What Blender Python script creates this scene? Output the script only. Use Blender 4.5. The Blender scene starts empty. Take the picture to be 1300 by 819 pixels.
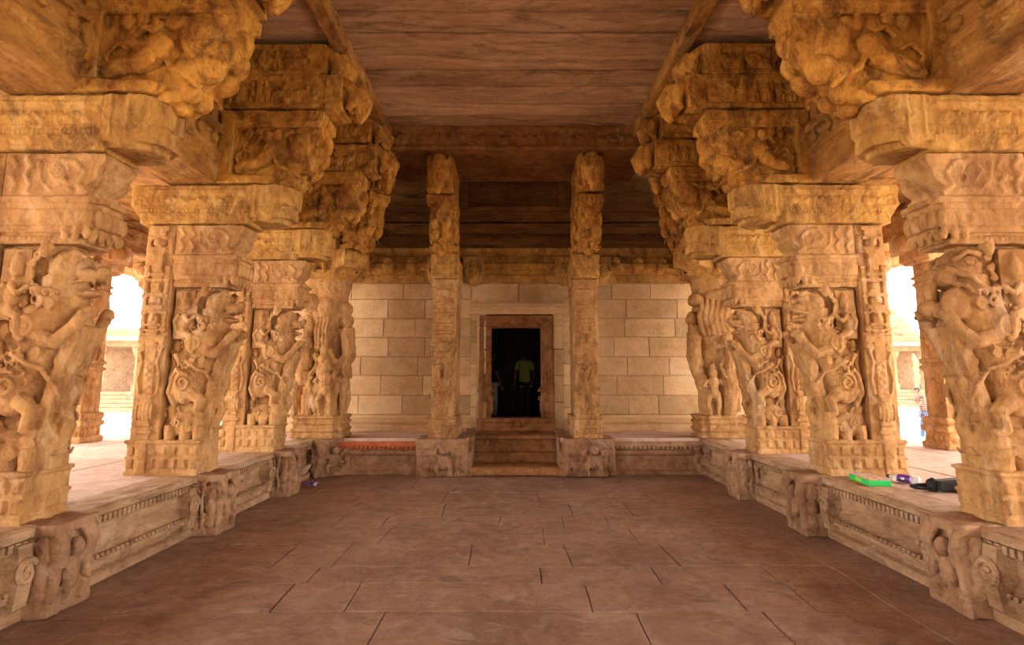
import bpy, bmesh, math, random
from mathutils import Vector, Matrix, noise as mnoise
PI = math.pi
scene = bpy.context.scene
C = scene.collection
D = bpy.data
rnd = random.Random(7)

# ------------------------------------------------------------------ mesh collector
class MB:
    def __init__(s): s.v = []; s.f = []
    def add(s, vs, fs):
        n = len(s.v); s.v += [tuple(v) for v in vs]; s.f += [tuple(i + n for i in f) for f in fs]
    def box(s, x0, x1, y0, y1, z0, z1):
        x0, x1 = min(x0, x1), max(x0, x1); y0, y1 = min(y0, y1), max(y0, y1)
        s.add([(x0,y0,z0),(x1,y0,z0),(x1,y1,z0),(x0,y1,z0),(x0,y0,z1),(x1,y0,z1),(x1,y1,z1),(x0,y1,z1)],
              [(3,2,1,0),(4,5,6,7),(0,1,5,4),(1,2,6,5),(2,3,7,6),(3,0,4,7)])
    def obox(s, c, size, rot):
        hx, hy, hz = [a / 2 for a in size]; vs = []
        for z in (-hz, hz):
            for x, y in ((-hx,-hy),(hx,-hy),(hx,hy),(-hx,hy)): vs.append(Vector(c) + rot @ Vector((x,y,z)))
        s.add(vs, [(3,2,1,0),(4,5,6,7),(0,1,5,4),(1,2,6,5),(2,3,7,6),(3,0,4,7)])
    def ell(s, c, r, rot=None, n=14, m=9):
        if not hasattr(r, '__len__'): r = (r, r, r)
        vs = []; fs = []
        R = rot or Matrix.Identity(3)
        def P(t, p): return Vector(c) + R @ Vector((r[0]*math.sin(t)*math.cos(p), r[1]*math.sin(t)*math.sin(p), r[2]*math.cos(t)))
        vs.append(P(0, 0))
        for i in range(1, m):
            for j in range(n): vs.append(P(PI*i/m, 2*PI*j/n))
        vs.append(P(PI, 0))
        for j in range(n): fs.append((0, 1+j, 1+(j+1) % n))
        for i in range(m-2):
            for j in range(n):
                a = 1+i*n+j; b = 1+i*n+(j+1) % n; fs.append((a, a+n, b+n, b))
        L = len(vs)-1; o = 1+(m-2)*n
        for j in range(n): fs.append((L, o+(j+1) % n, o+j))
        s.add(vs, fs)
    def tube(s, pts, rad, n=8, ys=1.0):
        """round tube along points, end caps closed; ys widens it in y"""
        pts = [Vector(p) for p in pts]
        if not hasattr(rad, '__len__'): rad = [rad]*len(pts)
        vs = []; fs = []; prev = None
        for i, p in enumerate(pts):
            t = (pts[min(i+1, len(pts)-1)] - pts[max(i-1, 0)])
            t = t.normalized() if t.length > 1e-9 else Vector((0,0,1))
            if prev is None:
                u = t.orthogonal().normalized()
            else:
                u = (prev - t*prev.dot(t)); u = u.normalized() if u.length > 1e-6 else t.orthogonal().normalized()
            prev = u; w = t.cross(u)
            for k in range(n):
                a = 2*PI*k/n; q = (u*math.cos(a)+w*math.sin(a))*rad[i]; q.y *= ys
                vs.append(p+q)
        for i in range(len(pts)-1):
            for k in range(n):
                a = i*n+k; b = i*n+(k+1) % n; fs.append((a, b, b+n, a+n))
        fs.append(tuple(range(n-1, -1, -1))); fs.append(tuple(range((len(pts)-1)*n, len(pts)*n)))
        s.add(vs, fs)
    def prism(s, poly, y0, y1, axis='y'):
        """closed outline in (x,z) pushed from y0 to y1; axis 'x': outline in (y,z) pushed along x"""
        n = len(poly)
        ar = sum(poly[i][0]*poly[(i+1) % n][1]-poly[(i+1) % n][0]*poly[i][1] for i in range(n))
        if ar < 0: poly = poly[::-1]
        if axis == 'y':
            vs = [(p[0], y0, p[1]) for p in poly]+[(p[0], y1, p[1]) for p in poly]
            fs = [tuple(range(n)), tuple(range(2*n-1, n-1, -1))]
            fs += [(i, i+n, (i+1) % n+n, (i+1) % n) for i in range(n)]
        else:
            vs = [(y0, p[0], p[1]) for p in poly]+[(y1, p[0], p[1]) for p in poly]
            fs = [tuple(range(n-1, -1, -1)), tuple(range(n, 2*n))]
            fs += [(i, (i+1) % n, (i+1) % n+n, i+n) for i in range(n)]
        s.add(vs, fs)
    def lathe(s, c, prof, n=20, sx=1, sy=1):
        vs = []; fs = []
        for r, z in prof:
            for k in range(n):
                a = 2*PI*k/n; vs.append((c[0]+r*sx*math.cos(a), c[1]+r*sy*math.sin(a), c[2]+z))
        for i in range(len(prof)-1):
            for k in range(n):
                a = i*n+k; b = i*n+(k+1) % n; fs.append((a, b, b+n, a+n))
        fs.append(tuple(range(n-1, -1, -1))); fs.append(tuple(range((len(prof)-1)*n, len(prof)*n)))
        s.add(vs, fs)
    def spiral(s, c, R, turns=1.6, r=.016, plane='xz', a0=0, sg=1, k0=.15):
        pts = []; N = int(12*turns)
        for i in range(N+1):
            t = i/N; a = a0+sg*2*PI*turns*t; q = R*(1-(1-k0)*t)
            if plane == 'xz': pts.append((c[0]+q*math.cos(a), c[1], c[2]+q*math.sin(a)))
            else: pts.append((c[0], c[1]+q*math.cos(a), c[2]+q*math.sin(a)))
        s.tube(pts, r, 6)
    def mesh(s, name):
        me = D.meshes.new(name); me.from_pydata(s.v, [], s.f); me.validate(); me.update(); return me

def smooth(me, on=True):
    me.polygons.foreach_set('use_smooth', [on]*len(me.polygons)); me.update()

_tex = {}
def ctex(size, kind='CLOUDS'):
    k = (size, kind)
    if k not in _tex:
        t = D.textures.new('grain', kind)
        t.noise_scale = size
        if kind == 'CLOUDS': t.noise_depth = 3
        _tex[k] = t
    return _tex[k]

def carve(mb, name, vox=.014, rough=.010, fine=.006, sm=2, world_shift=(0,0,0)):
    """weld every shape of the collector into one continuous worn stone surface"""
    me = mb.mesh(name); o = D.objects.new(name, me); C.objects.link(o)
    m = o.modifiers.new('r', 'REMESH'); m.mode = 'VOXEL'; m.voxel_size = vox; m.use_smooth_shade = True
    if sm:
        m = o.modifiers.new('s', 'SMOOTH'); m.factor = .5; m.iterations = sm
    if rough:
        m = o.modifiers.new('d', 'DISPLACE'); m.texture = ctex(.16); m.strength = rough*2.4; m.mid_level = .5; m.texture_coords = 'LOCAL'
    if fine:
        m = o.modifiers.new('d2', 'DISPLACE'); m.texture = ctex(.035); m.strength = fine*2; m.mid_level = .5; m.texture_coords = 'LOCAL'
    dg = bpy.context.evaluated_depsgraph_get(); dg.update()
    res = D.meshes.new_from_object(o.evaluated_get(dg), depsgraph=dg); res.name = name
    D.objects.remove(o); D.meshes.remove(me)
    smooth(res); res.materials.clear()
    return res

# ------------------------------------------------------------------ objects
def link(name, me, mat, parent=None):
    o = D.objects.new(name, me); C.objects.link(o)
    if mat is not None and len(me.materials) == 0: me.materials.append(mat)
    if parent is not None: o.parent = parent
    return o
def root(name, label, cat, loc=(0,0,0), rz=0, group=None):
    o = D.objects.new(name, None); o['kind'] = 'thing'; C.objects.link(o); o.location = loc; o.rotation_euler = (0,0,rz)
    o.empty_display_size = .2
    return tag(o, label, cat, group)
def tag(o, label, cat, group=None):
    o['label'] = label; o['category'] = cat
    if group: o['group'] = group
    return o
def struct(name, me, mat, parent=None, label=None):
    o = link(name, me, mat, parent)
    if parent is None: o['kind'] = 'structure'
    if label: o['label'] = label
    return o

# ------------------------------------------------------------------ materials
def nodes(name):
    m = D.materials.new(name); m.use_nodes = True; nt = m.node_tree; nt.nodes.clear(); return m, nt
def N(nt, t, **k):
    n = nt.nodes.new(t)
    for a, b in k.items(): setattr(n, a, b)
    return n
def ramp(nt, src, stops):
    r = N(nt, 'ShaderNodeValToRGB'); e = r.color_ramp.elements
    while len(e) > len(stops): e.remove(e[-1])
    while len(e) < len(stops): e.new(.5)
    for k, (p, c) in enumerate(stops): e[k].position = p; e[k].color = (c[0], c[1], c[2], 1)
    nt.links.new(src, r.inputs[0]); return r.outputs[0]
def mix(nt, a, b, f, mode='MIX'):
    m = N(nt, 'ShaderNodeMix', data_type='RGBA', blend_type=mode)
    for s, v in ((6, a), (7, b), (0, f)):
        if hasattr(v, 'is_output'): nt.links.new(v, m.inputs[s])
        elif s == 0: m.inputs[0].default_value = v
        else: m.inputs[s].default_value = (v[0], v[1], v[2], 1)
    return m.outputs[2]
def noise(nt, vec, scale, detail=6, rough=.6, dist=0):
    n = N(nt, 'ShaderNodeTexNoise'); n.inputs['Scale'].default_value = scale; n.inputs['Detail'].default_value = detail
    n.inputs['Roughness'].default_value = rough; n.inputs['Distortion'].default_value = dist
    if vec is not None: nt.links.new(vec, n.inputs['Vector'])
    return n.outputs[0]
def scaled(nt, vec, s):
    m = N(nt, 'ShaderNodeMapping'); m.inputs['Scale'].default_value = s; nt.links.new(vec, m.inputs['Vector']); return m.outputs[0]

def stone(name, light, mid, dark, stain=(.12,.06,.03), stain_amt=.35, pale=(.75,.62,.45), pale_amt=.25, streak=(1,1,1), island=0.0, bump=.6, rough=.85, sc=1.0):
    m, nt = nodes(name); L = nt.links.new
    geo = N(nt, 'ShaderNodeNewGeometry'); P = geo.outputs['Position']
    V = scaled(nt, P, streak)
    n1 = noise(nt, V, 1.3*sc, 8, .62, .3)
    col = ramp(nt, n1, [(.38, dark), (.5, mid), (.62, light)])
    n2 = noise(nt, V, 7*sc, 6, .65)
    col = mix(nt, col, ramp(nt, n2, [(.36, dark), (.64, light)]), .42)
    n3 = noise(nt, V, 2.6*sc, 10, .75, .8)                      # darker weather stains
    st = ramp(nt, n3, [(.50, (0,0,0)), (.62, (1,1,1))])
    mm = N(nt, 'ShaderNodeMath', operation='MULTIPLY'); mm.inputs[1].default_value = stain_amt; L(st, mm.inputs[0])
    col = mix(nt, col, stain, mm.outputs[0])
    n4 = noise(nt, scaled(nt, P, (1.7*streak[0], 1.7*streak[1], 1.3*streak[2])), 1.9*sc, 10, .7, 1.0)   # pale rubbed patches
    pl = ramp(nt, n4, [(.53, (0,0,0)), (.64, (1,1,1))])
    m2 = N(nt, 'ShaderNodeMath', operation='MULTIPLY'); m2.inputs[1].default_value = pale_amt; L(pl, m2.inputs[0])
    col = mix(nt, col, pale, m2.outputs[0])
    if island:
        ri = geo.outputs['Random Per Island']
        col = mix(nt, col, ramp(nt, ri, [(0, tuple(c*.55 for c in mid)), (.5, mid), (1, tuple(min(1, c*1.25) for c in light))]), island)
    b = N(nt, 'ShaderNodeBsdfPrincipled'); b.inputs['Roughness'].default_value = rough
    b.inputs['Specular IOR Level'].default_value = .25
    L(col, b.inputs['Base Color'])
    n6 = noise(nt, P, 26*sc, 8, .75, .4)                          # speckle: lichen and pitting
    col = mix(nt, col, ramp(nt, n6, [(.36, (.55,.50,.46)), (.46, (1,1,1)), (.7, (1.0,1.0,1.0))]), .45, 'MULTIPLY'); L(col, b.inputs['Base Color'])
    nb = noise(nt, P, 16, 6, .6); nb2 = noise(nt, V, 7, 10, .7, .6)
    bb = N(nt, 'ShaderNodeMath', operation='ADD'); L(nb, bb.inputs[0]); L(nb2, bb.inputs[1])
    bp = N(nt, 'ShaderNodeBump'); bp.inputs['Strength'].default_value = bump; bp.inputs['Distance'].default_value = .03
    L(bb.outputs[0], bp.inputs['Height']); L(bp.outputs[0], b.inputs['Normal'])
    o = N(nt, 'ShaderNodeOutputMaterial'); L(b.outputs[0], o.inputs[0])
    return m
def plain(name, col, rough=.6, metal=0, trans=0, spec=.5):
    m, nt = nodes(name)
    b = N(nt, 'ShaderNodeBsdfPrincipled'); b.inputs['Roughness'].default_value = rough; b.inputs['Metallic'].default_value = metal
    b.inputs['Transmission Weight'].default_value = trans; b.inputs['Specular IOR Level'].default_value = spec
    n = noise(nt, None, 12); c = mix(nt, tuple(x*.85 for x in col), col, n); nt.links.new(c, b.inputs['Base Color'])
    o = N(nt, 'ShaderNodeOutputMaterial'); nt.links.new(b.outputs[0], o.inputs[0]); return m

M_pillar = stone('pillar sandstone', (.68,.395,.165), (.51,.27,.098), (.29,.13,.044), stain=(.20,.08,.03), stain_amt=.55, pale=(.72,.50,.32), pale_amt=.45, streak=(1.5,1.5,.8))
M_upper = stone('deep orange corbel stone', (.72,.36,.065), (.44,.19,.030), (.19,.065,.011), stain=(.07,.025,.008), stain_amt=.75, pale=(.70,.42,.11), pale_amt=.5, streak=(1.4,1.4,.9))  # more saturated orange than the pillar stone, with deeper lows
M_pedestal = stone('pedestal stone', (.52,.31,.18), (.38,.205,.115), (.22,.11,.06), stain=(.12,.055,.03), stain_amt=.6, pale=(.60,.43,.31), pale_amt=.35)
M_ledge = stone('platform face stone', (.58,.37,.22), (.43,.25,.135), (.26,.14,.075), stain=(.15,.07,.035), stain_amt=.6, pale=(.70,.53,.39), pale_amt=.4, streak=(1.2,.6,1.9))
M_paving = stone('platform paving', (.72,.52,.44), (.60,.41,.33), (.44,.28,.22), stain=(.30,.17,.12), stain_amt=.4, pale=(.75,.6,.5), pale_amt=.3, island=.2)
M_floor = stone('worn floor slabs', (.45,.28,.205), (.335,.195,.14), (.21,.115,.08), stain=(.12,.065,.05), stain_amt=.55, pale=(.55,.42,.35), pale_amt=.42, island=.12, rough=.55)
M_ceiling = stone('ceiling slabs', (.66,.42,.25), (.47,.265,.135), (.18,.08,.034), stain=(.06,.026,.012), stain_amt=.75, pale=(.60,.40,.25), pale_amt=.55, streak=(.38,1.3,1), island=.25, sc=1.0)
M_frieze = stone('dark frieze stone', (.36,.16,.05), (.25,.10,.027), (.14,.052,.014), stain=(.06,.025,.01), stain_amt=.6, pale=(.42,.24,.1), pale_amt=.3)  # dark reddish brown tone for the frieze beam
M_beam = stone('beam stone', (.56,.28,.065), (.38,.17,.036), (.19,.073,.015), stain=(.075,.03,.012), stain_amt=.7, pale=(.64,.41,.16), pale_amt=.4, streak=(1.3,.5,1.3))
M_cap = stone('capital stone', (.70,.40,.11), (.50,.255,.062), (.26,.11,.026), stain=(.11,.042,.016), stain_amt=.65, pale=(.70,.47,.2), pale_amt=.4, streak=(1.5,1.5,.8))
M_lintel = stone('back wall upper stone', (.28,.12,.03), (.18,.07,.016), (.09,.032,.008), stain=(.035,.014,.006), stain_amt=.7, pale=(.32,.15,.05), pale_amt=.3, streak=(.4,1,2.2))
M_wall = stone('dressed wall blocks', (.80,.58,.35), (.70,.46,.24), (.50,.28,.11), stain=(.36,.16,.045), stain_amt=.65, pale=(.80,.66,.50), pale_amt=.55, island=.5, streak=(.8,1,1.1), sc=.8)
M_door = stone('door surround stone', (.52,.26,.11), (.37,.17,.068), (.17,.07,.026), stain=(.09,.035,.015), stain_amt=.5, pale=(.52,.34,.19), pale_amt=.3)
M_red = stone('red edge stone', (.62,.17,.07), (.52,.12,.05), (.40,.10,.05), stain=(.3,.1,.05), stain_amt=.3, pale=(.7,.35,.12), pale_amt=.3, streak=(1,1,1))  # reddish tone for the toothed edge of one back platform half
M_ground = stone('sunny ground', (.80,.72,.62), (.72,.62,.52), (.6,.5,.4), stain=(.45,.34,.25), stain_amt=.2, pale=(.85,.8,.72), pale_amt=.3, sc=.3)
M_far = stone('distant temple stone', (.38,.24,.15), (.30,.18,.11), (.2,.12,.07), stain=(.12,.07,.04), stain_amt=.4, pale=(.5,.36,.25), pale_amt=.3)
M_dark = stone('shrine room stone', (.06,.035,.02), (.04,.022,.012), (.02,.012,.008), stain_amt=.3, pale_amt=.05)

# ------------------------------------------------------------------ carving vocabulary (x = towards the nave, y = along the row, both faces carved)
def both(fn):
    for s in (-1, 1): fn(s)
def figure(b, x, y, z, h, s, plane='xz', lean=0):
    """small standing relief figure, about h tall, standing out of the face y (plane xz) or x (plane yz)"""
    def P(u, w, d): return (x+u+lean*w, y+s*d, z+w) if plane == 'xz' else (x+s*d, y+u+lean*w, z+w)
    r = h*.085
    b.ell(P(0, h*.90, r*.5), r*1.15, n=8, m=6)
    b.ell(P(0, h*1.02, r*.4), (r*.8, r*.8, r*1.3), n=8, m=5)
    b.ell(P(0, h*.68, 0), (r*1.5, r*1.5, r*2.1), n=8, m=6)
    b.ell(P(0, h*.48, 0), (r*1.3, r*1.4, r*1.5), n=8, m=6)
    for k in (-1, 1):
        b.tube([P(k*r*1.5, h*.76, 0), P(k*r*2.7, h*.62, r*.4), P(k*r*1.9, h*.50+rnd.uniform(-.05,.2)*h, r*.7)], [r*.6, r*.5, r*.45], 6)
        b.tube([P(k*r*.8, h*.48, 0), P(k*r*(1.1+rnd.random()*.8), h*.25, r*.4), P(k*r*1.0, 0, 0)], [r*.9, r*.7, r*.55], 6)
def frieze(b, x0, x1, z0, z1, y, s, dens=1.0, d=.02, seed=0):
    """band of little animals, figures and curls carved on a face y"""
    r_ = random.Random(seed); h = z1-z0; x = x0+h*.3
    while x < x1-h*.15:
        k = r_.random()
        if k < .4: figure(b, x, y, z0+.05*h, h*.82, s)
        elif k < .7:
            b.spiral((x, y+s*.004, z0+h*.5), h*.34, 1.4, d*.8, a0=r_.random()*6)
            b.ell((x, y, z0+h*.5), (h*.12, d*1.5, h*.12), n=8, m=5)
        else:
            b.ell((x, y, z0+h*.45), (h*.36, d*1.4, h*.2), n=10, m=6); b.ell((x+h*.34, y+s*d*.5, z0+h*.68), (h*.14, d*1.4, h*.14), n=8, m=5)
            for q in (-.24, -.08, .12, .28): b.tube([(x+h*q, y, z0+h*.4), (x+h*q*1.1, y, z0+h*.06)], [h*.06, h*.045], 5)
        x += h*r_.uniform(.55, .8)/dens
def beads(b, x0, x1, z, y, r, step=None, plane='xz'):
    step = step or r*2.4; n = max(1, int(abs(x1-x0)/step))
    for i in range(n):
        u = x0+(i+.5)*(x1-x0)/n
        b.ell((u, y, z) if plane == 'xz' else (y, u, z), r, n=6, m=4)

# ---- square shaft with carved pilaster
def shaft_mesh(seed):
    r_ = random.Random(seed); b = MB()
    X, Yh = .175, .235
    b.box(-X, X, -Yh, Yh, .93, 3.27)
    def strip(px, py, s, plane):
        def P(u, d, z): return (px+u, py+s*d, z) if plane == 'xz' else (px+s*d, py+u, z)
        def bx(u0, u1, d, z0, z1):
            p = P(u0, -.02, z0); q = P(u1, d, z1); b.box(p[0], q[0], p[1], q[1], z0, z1)
        def el(u, d, z, ru, rd, rz):
            b.ell(P(u, d, z), (ru, rd, rz) if plane == 'xz' else (rd, ru, rz), n=12, m=8)
        bx(-.06, .06, .022, .95, 3.25)
        # pot
        el(0, .0, 1.25, .125, .075, .12); bx(-.055, .055, .05, 1.36, 1.40); bx(-.085, .085, .055, 1.40, 1.43); bx(-.07, .07, .05, 1.10, 1.14); bx(-.10, .10, .045, 1.02, 1.06)
        for k in range(5): el((k-2)*.045, .045, 1.24, .012, .03, .09)
        for k in (-1, 1):
            b.spiral(P(k*.115, .012, 1.92), .045, 1.5, .014, plane, a0=0 if k > 0 else PI)
            b.tube([P(k*.10, .01, 1.42), P(k*.13, .02, 1.6), P(k*.09, .02, 1.78), P(k*.13, .02, 1.88)], .018, 6)
            bx(k*.10, k*.15, .03, 2.08, 2.78); 
            for z in (2.10, 2.28, 2.46, 2.64, 2.78): bx(k*.088, k*.162, .042, z, z+.03)
            bx(k*.10, k*.16, .03, 2.95, 3.15)
        for z in (1.47, 1.55, 1.63, 1.71): 
            for k in (-1, 1): b.tube([P(k*.055, .02, z), P(0, .035, z+.045), P(-k*.055, .02, z+.08)], .012, 5)
        bx(-.165, .165, .03, 1.98, 2.05)
        for z, w, h in ((2.08,.075,.04),(2.15,.10,.03),(2.20,.06,.06),(2.29,.09,.03),(2.34,.115,.035),(2.40,.07,.05),(2.47,.095,.04),(2.55,.05,.07),(2.64,.08,.03),(2.70,.10,.035)):
            bx(-w, w, .05, z, z+h)
        for k in range(4): bx((k-2)*.034+.006, (k-1)*.034-.006, .055, 2.76, 2.93)
        for z, w, h in ((2.94,.085,.03),(2.99,.10,.03),(3.04,.07,.04),(3.10,.105,.03),(3.15,.08,.03),(3.20,.12,.05)): bx(-w, w, .05, z, z+h)
        el(0, .03, 2.24, .05, .04, .05); el(0, .03, 2.45, .06, .04, .05); el(0, .03, 3.07, .06, .05, .05)
    strip(0, -Yh, -1, 'xz'); strip(0, Yh, 1, 'xz'); strip(-X, 0, -1, 'yz')
    return carve(b, 'shaft', .0095, .007, .003, 1)

# ---- stepped base of shaft and figure
def base_mesh(seed, x1=.74):
    r_ = random.Random(seed); b = MB(); x0 = -.2; yh = .30
    b.box(x0+.006, x1-.006, -yh+.006, yh-.006, .585, .96)
    for z, e, h in ((.615,.01,.05),(.665,-.005,.025),(.775,.016,.022),(.805,-.01,.02),(.90,.0,.025),(.94,.022,.035)):
        b.box(x0-e, x1+e, -yh-e, yh+e, z-h/2, z+h/2)
    for k in range(7):
        u = x0+.06+(x1-x0-.12)*k/6
        for s in (-1, 1):
            w_ = (.036,.046)[k % 2]; b.box(u-w_, u+w_, s*(yh-.05), s*(yh+.022), .68, .765); b.ell((u, s*(yh-.02), .725), (w_, .045, .045), n=10, m=8); b.box(u-w_, u+w_, s*(yh-.05), s*(yh+.014), .815, .885)
    for k in range(4):
        v = -yh+.07+(2*yh-.14)*k/3
        for xx, q in ((x0+.03,-1), (x1-.03,1)): b.box(xx, xx+q*.042, v-.055, v+.055, .68, .765); b.ell((xx, v, .725), (.055,.05,.045), n=10, m=8); b.box(xx, xx+q*.036, v-.055, v+.055, .815, .885)
    for s in (-1, 1):
        b.box(-.07, .07, s*yh, s*(yh+.035), .62, .94); b.spiral((0, s*(yh+.035), .8), .05, 1.5, .013); b.ell((0, s*(yh+.03), .69), (.04,.02,.03), n=8, m=5)
    return carve(b, 'base', .010, .010, .004, 1)

# ---- pedestal rising from the hall floor in front of the platform
def pedestal_mesh(seed, x0=.42, x1=.92, yh=.27):
    r_ = random.Random(seed); b = MB()
    b.box(x0, x1-.05, -yh+.05, yh-.05, 0, .60)
    b.box(x0, x1, -yh, yh, 0, .07); b.box(x0, x1+.01, -yh-.01, yh+.01, .53, .605); b.box(x0, x1-.01, -yh+.01, yh-.01, .08, .13)
    for s in (-1, 1):
        for u, w in ((x0+.09,.06),(x0+.24,.055),(x0+.40,.065)):
            yy = s*(yh-.03)
            b.ell((u, yy, .43), (w, .055, .09), n=10, m=7); b.ell((u, yy, .28), (w*.75, .05, .11), n=10, m=7); b.ell((u, yy, .13), (w, .05, .06), n=10, m=7)
            b.spiral((u, yy+s*.045, .44), w*.7, 1.3, .012, a0=r_.random()*6)
    for v in (-.19, .19):
        b.tube([(x1-.05, v, .08), (x1-.02, v*1.05, .2), (x1-.04, v*.9, .33), (x1+.0, v*1.05, .45), (x1-.03, v, .54)], [.07,.05,.055,.075,.06], 8)
    for s in (-1, 1):
        for u in (x0+.03, x0+.165, x0+.32): b.tube([(u, s*(yh-.01), .09), (u+.015, s*(yh+.012), .2), (u-.012, s*yh, .33), (u+.012, s*(yh+.015), .52)], [.024,.02,.022,.026], 6)
        for u in (x0+.09,x0+.24,x0+.40): b.ell((u, s*(yh+.0), .335), (.03,.03,.03), n=8, m=6); b.box(u-.05, u+.05, s*(yh-.05), s*(yh+.01), .185, .205)
    # squatting dwarf on the front
    b.ell((x1-.03, 0, .24), (.07, .10, .12)); b.ell((x1+.005, 0, .42), (.06, .06, .065)); b.ell((x1+.045, 0, .41), (.02,.03,.02), n=8, m=5)
    for k in (-1, 1):
        b.tube([(x1-.02, k*.09, .30), (x1+.02, k*.14, .42), (x1-.01, k*.10, .53)], [.035,.03,.035], 7)
        b.tube([(x1-.01, k*.07, .18), (x1+.03, k*.13, .16), (x1, k*.09, .06)], [.05,.04,.035], 7)
    return carve(b, 'pedestal', .0105, .016, .006, 1)

# ---- rearing lion-beast on a small elephant
def yali_mesh(seed, v=0):
    r_ = random.Random(seed); b = MB(); j = lambda a=.012: r_.uniform(-a, a)
    b.prism([(.14,.93),(.66,.93),(.66,1.3),(.70,1.6),(.76,1.86),(.80,1.98),(.76,2.1),(.76,2.3),(.70,2.66),(.14,2.66)], -.09, .09)
    b.prism([(.60,.95),(.70,.95),(.70,1.25),(.74,1.5),(.80,1.72),(.87,1.90),(.88,1.98),(.78,1.98),(.70,1.7),(.62,1.4)], -.16, .16)
    # small elephant below
    b.ell((.43, 0, 1.10), (.26, .23, .17)); b.ell((.64, 0, 1.13), (.11, .17, .14))
    for s in (-1, 1):
        for x in (.27, .44, .60): b.tube([(x, s*.16, 1.1), (x+j(), s*.18, .94)], [.075, .065], 8)
        b.ell((.60, s*.17, 1.14), (.07, .035, .09)); b.ell((.68, s*.13, 1.17), (.02,.02,.02), n=8, m=5)
        b.tube([(.69, s*.07, 1.08), (.75, s*.08, 1.06), (.78, s*.07, 1.10)], [.022,.018,.01], 6)
    b.tube([(.70, 0, 1.14), (.76, 0, 1.25), (.72, 0, 1.40), (.76, 0, 1.52), (.80, 0, 1.62)], [.075,.06,.055,.06,.05], 8)
    # lion body
    b.tube([(.40, 0, 1.38), (.46, 0, 1.58), (.56, 0, 1.80), (.62, 0, 2.0), (.63, 0, 2.2), (.62, 0, 2.36)], [.15,.165,.165,.175,.165,.15], 14, ys=1.25)
    b.ell((.74, 0, 1.82), (.10, .14, .17)); b.ell((.70, 0, 1.55), (.09, .13, .16)); b.ell((.78,0,1.98),(.08,.12,.10))
    for s in (-1, 1):
        b.ell((.40+j(), s*.14, 1.52), (.17, .10, .20)); b.spiral((.40, s*.245, 1.55), .10, 1.7, .017, a0=1)
        b.tube([(.48, s*.17, 1.45), (.60, s*.19, 1.36), (.56, s*.19, 1.24), (.66, s*.18, 1.20)], [.08,.065,.05,.045], 8)
        b.ell((.52, s*.17, 1.98), (.15, .09, .16)); b.spiral((.50, s*.255, 1.98), .10, 2.0, .018, a0=2); b.ell((.50, s*.25, 1.98), (.03,.02,.03), n=8, m=5)
        b.tube([(.55, s*.19, 1.92), (.72, s*.20, 1.86), (.83, s*.17, 1.96), (.90, s*.14, 2.07)], [.075,.06,.05,.055], 9)
        b.ell((.92, s*.12, 2.08), (.055,.055,.05))
        for k in range(3): b.tube([(.93, s*(.09+.03*k), 2.08), (.965, s*(.09+.03*k), 2.05)], [.016,.011], 5)
        b.tube([(.30, s*.16, 1.30), (.22, s*.19, 1.45), (.25, s*.19, 1.62), (.33, s*.2, 1.74), (.27, s*.19, 1.86)], [.03,.032,.028,.024,.035], 7)   # tail
        for k in range(6): b.tube([(.60+.03*k, s*.19, 1.70-.03*k), (.66+.025*k, s*.16, 1.60-.03*k)], [.016,.010], 5)   # fur tufts
        b.tube([(.36,s*.2,1.78),(.44,s*.235,1.76),(.54,s*.235,1.70),(.66,s*.2,1.66)],.02,6)
    rr = random.Random(seed*7)
    for s in (-1, 1):
        for (x, z, y, R0) in ((.56,2.16,.235,.06),(.66,2.14,.215,.05),(.47,1.76,.225,.055),(.60,1.78,.235,.045),(.30,1.46,.2,.05),(.53,1.40,.215,.045),(.36,1.14,.235,.06),(.50,1.08,.22,.045),(.74,1.72,.15,.05),(.70,1.50,.14,.05),(.73,1.32,.10,.04)):
            b.spiral((x, s*y, z), R0, 1.5, .012, a0=rr.random()*6)
        for k in range(9):
            a = k*.28; b.ell((.52+.16*math.cos(1.2+a), s*.235, 1.98+.16*math.sin(1.2+a)), .016, n=6, m=5)
            b.ell((.40+.15*math.cos(a), s*.225, 1.55+.15*math.sin(a)), .015, n=6, m=5)
        b.tube([(.44,s*.22,2.26),(.58,s*.25,2.24),(.72,s*.19,2.22)], .02, 6)
        for k in range(5): b.ell((.47+.055*k, s*.245, 2.22-.004*k), .02, n=6, m=5)
        figure(b, .72, s*.12, 1.40, .34, s); figure(b, .24, s*.10, 1.0, .40, s)
        b.tube([(.22,s*.10,1.45),(.19,s*.13,1.6),(.24,s*.13,1.75),(.18,s*.12,1.9)], .024, 6); b.ell((.25,s*.1,1.95),(.05,.05,.07),n=8,m=6)
        for k in range(4): b.tube([(.30+.05*k,s*.235,1.72+.05*k),(.34+.05*k,s*.245,1.66+.05*k),(.40+.05*k,s*.235,1.67+.05*k)], .012, 5)
    # little warrior under the chest
    figure(b, .72, 0, 1.28, .42, 1, 'yz')
    if v != 2:
        b.ell((.66, 0, 2.42), (.16, .19, .16)); b.ell((.83, 0, 2.37), (.12, .13, .055)); b.ell((.93, 0, 2.40), (.045, .075, .045))
        b.ell((.79, 0, 2.23), (.13, .11, .04)); b.ell((.72, 0, 2.29), (.08,.09,.07))
        for s in (-1, 1):
            b.ell((.77, s*.125, 2.47), (.038,.038,.038)); b.tube([(.70, s*.15, 2.50), (.77, s*.14, 2.535), (.84, s*.10, 2.49)], .02, 6)
            b.ell((.56, s*.19, 2.55), (.05,.03,.075)); b.tube([(.70, s*.11, 2.30),(.80, s*.12, 2.31),(.90, s*.09, 2.33)],.018,6)
            for x in (.80,.86,.91): b.tube([(x, s*.085, 2.335), (x, s*.085, 2.285)], [.016,.006], 5)
            for k in range(7):
                a = -.9+k*.42; b.spiral((.58-.13*math.cos(a), s*.185, 2.38+.17*math.sin(a)), .038, 1.2, .013, a0=k)
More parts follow.
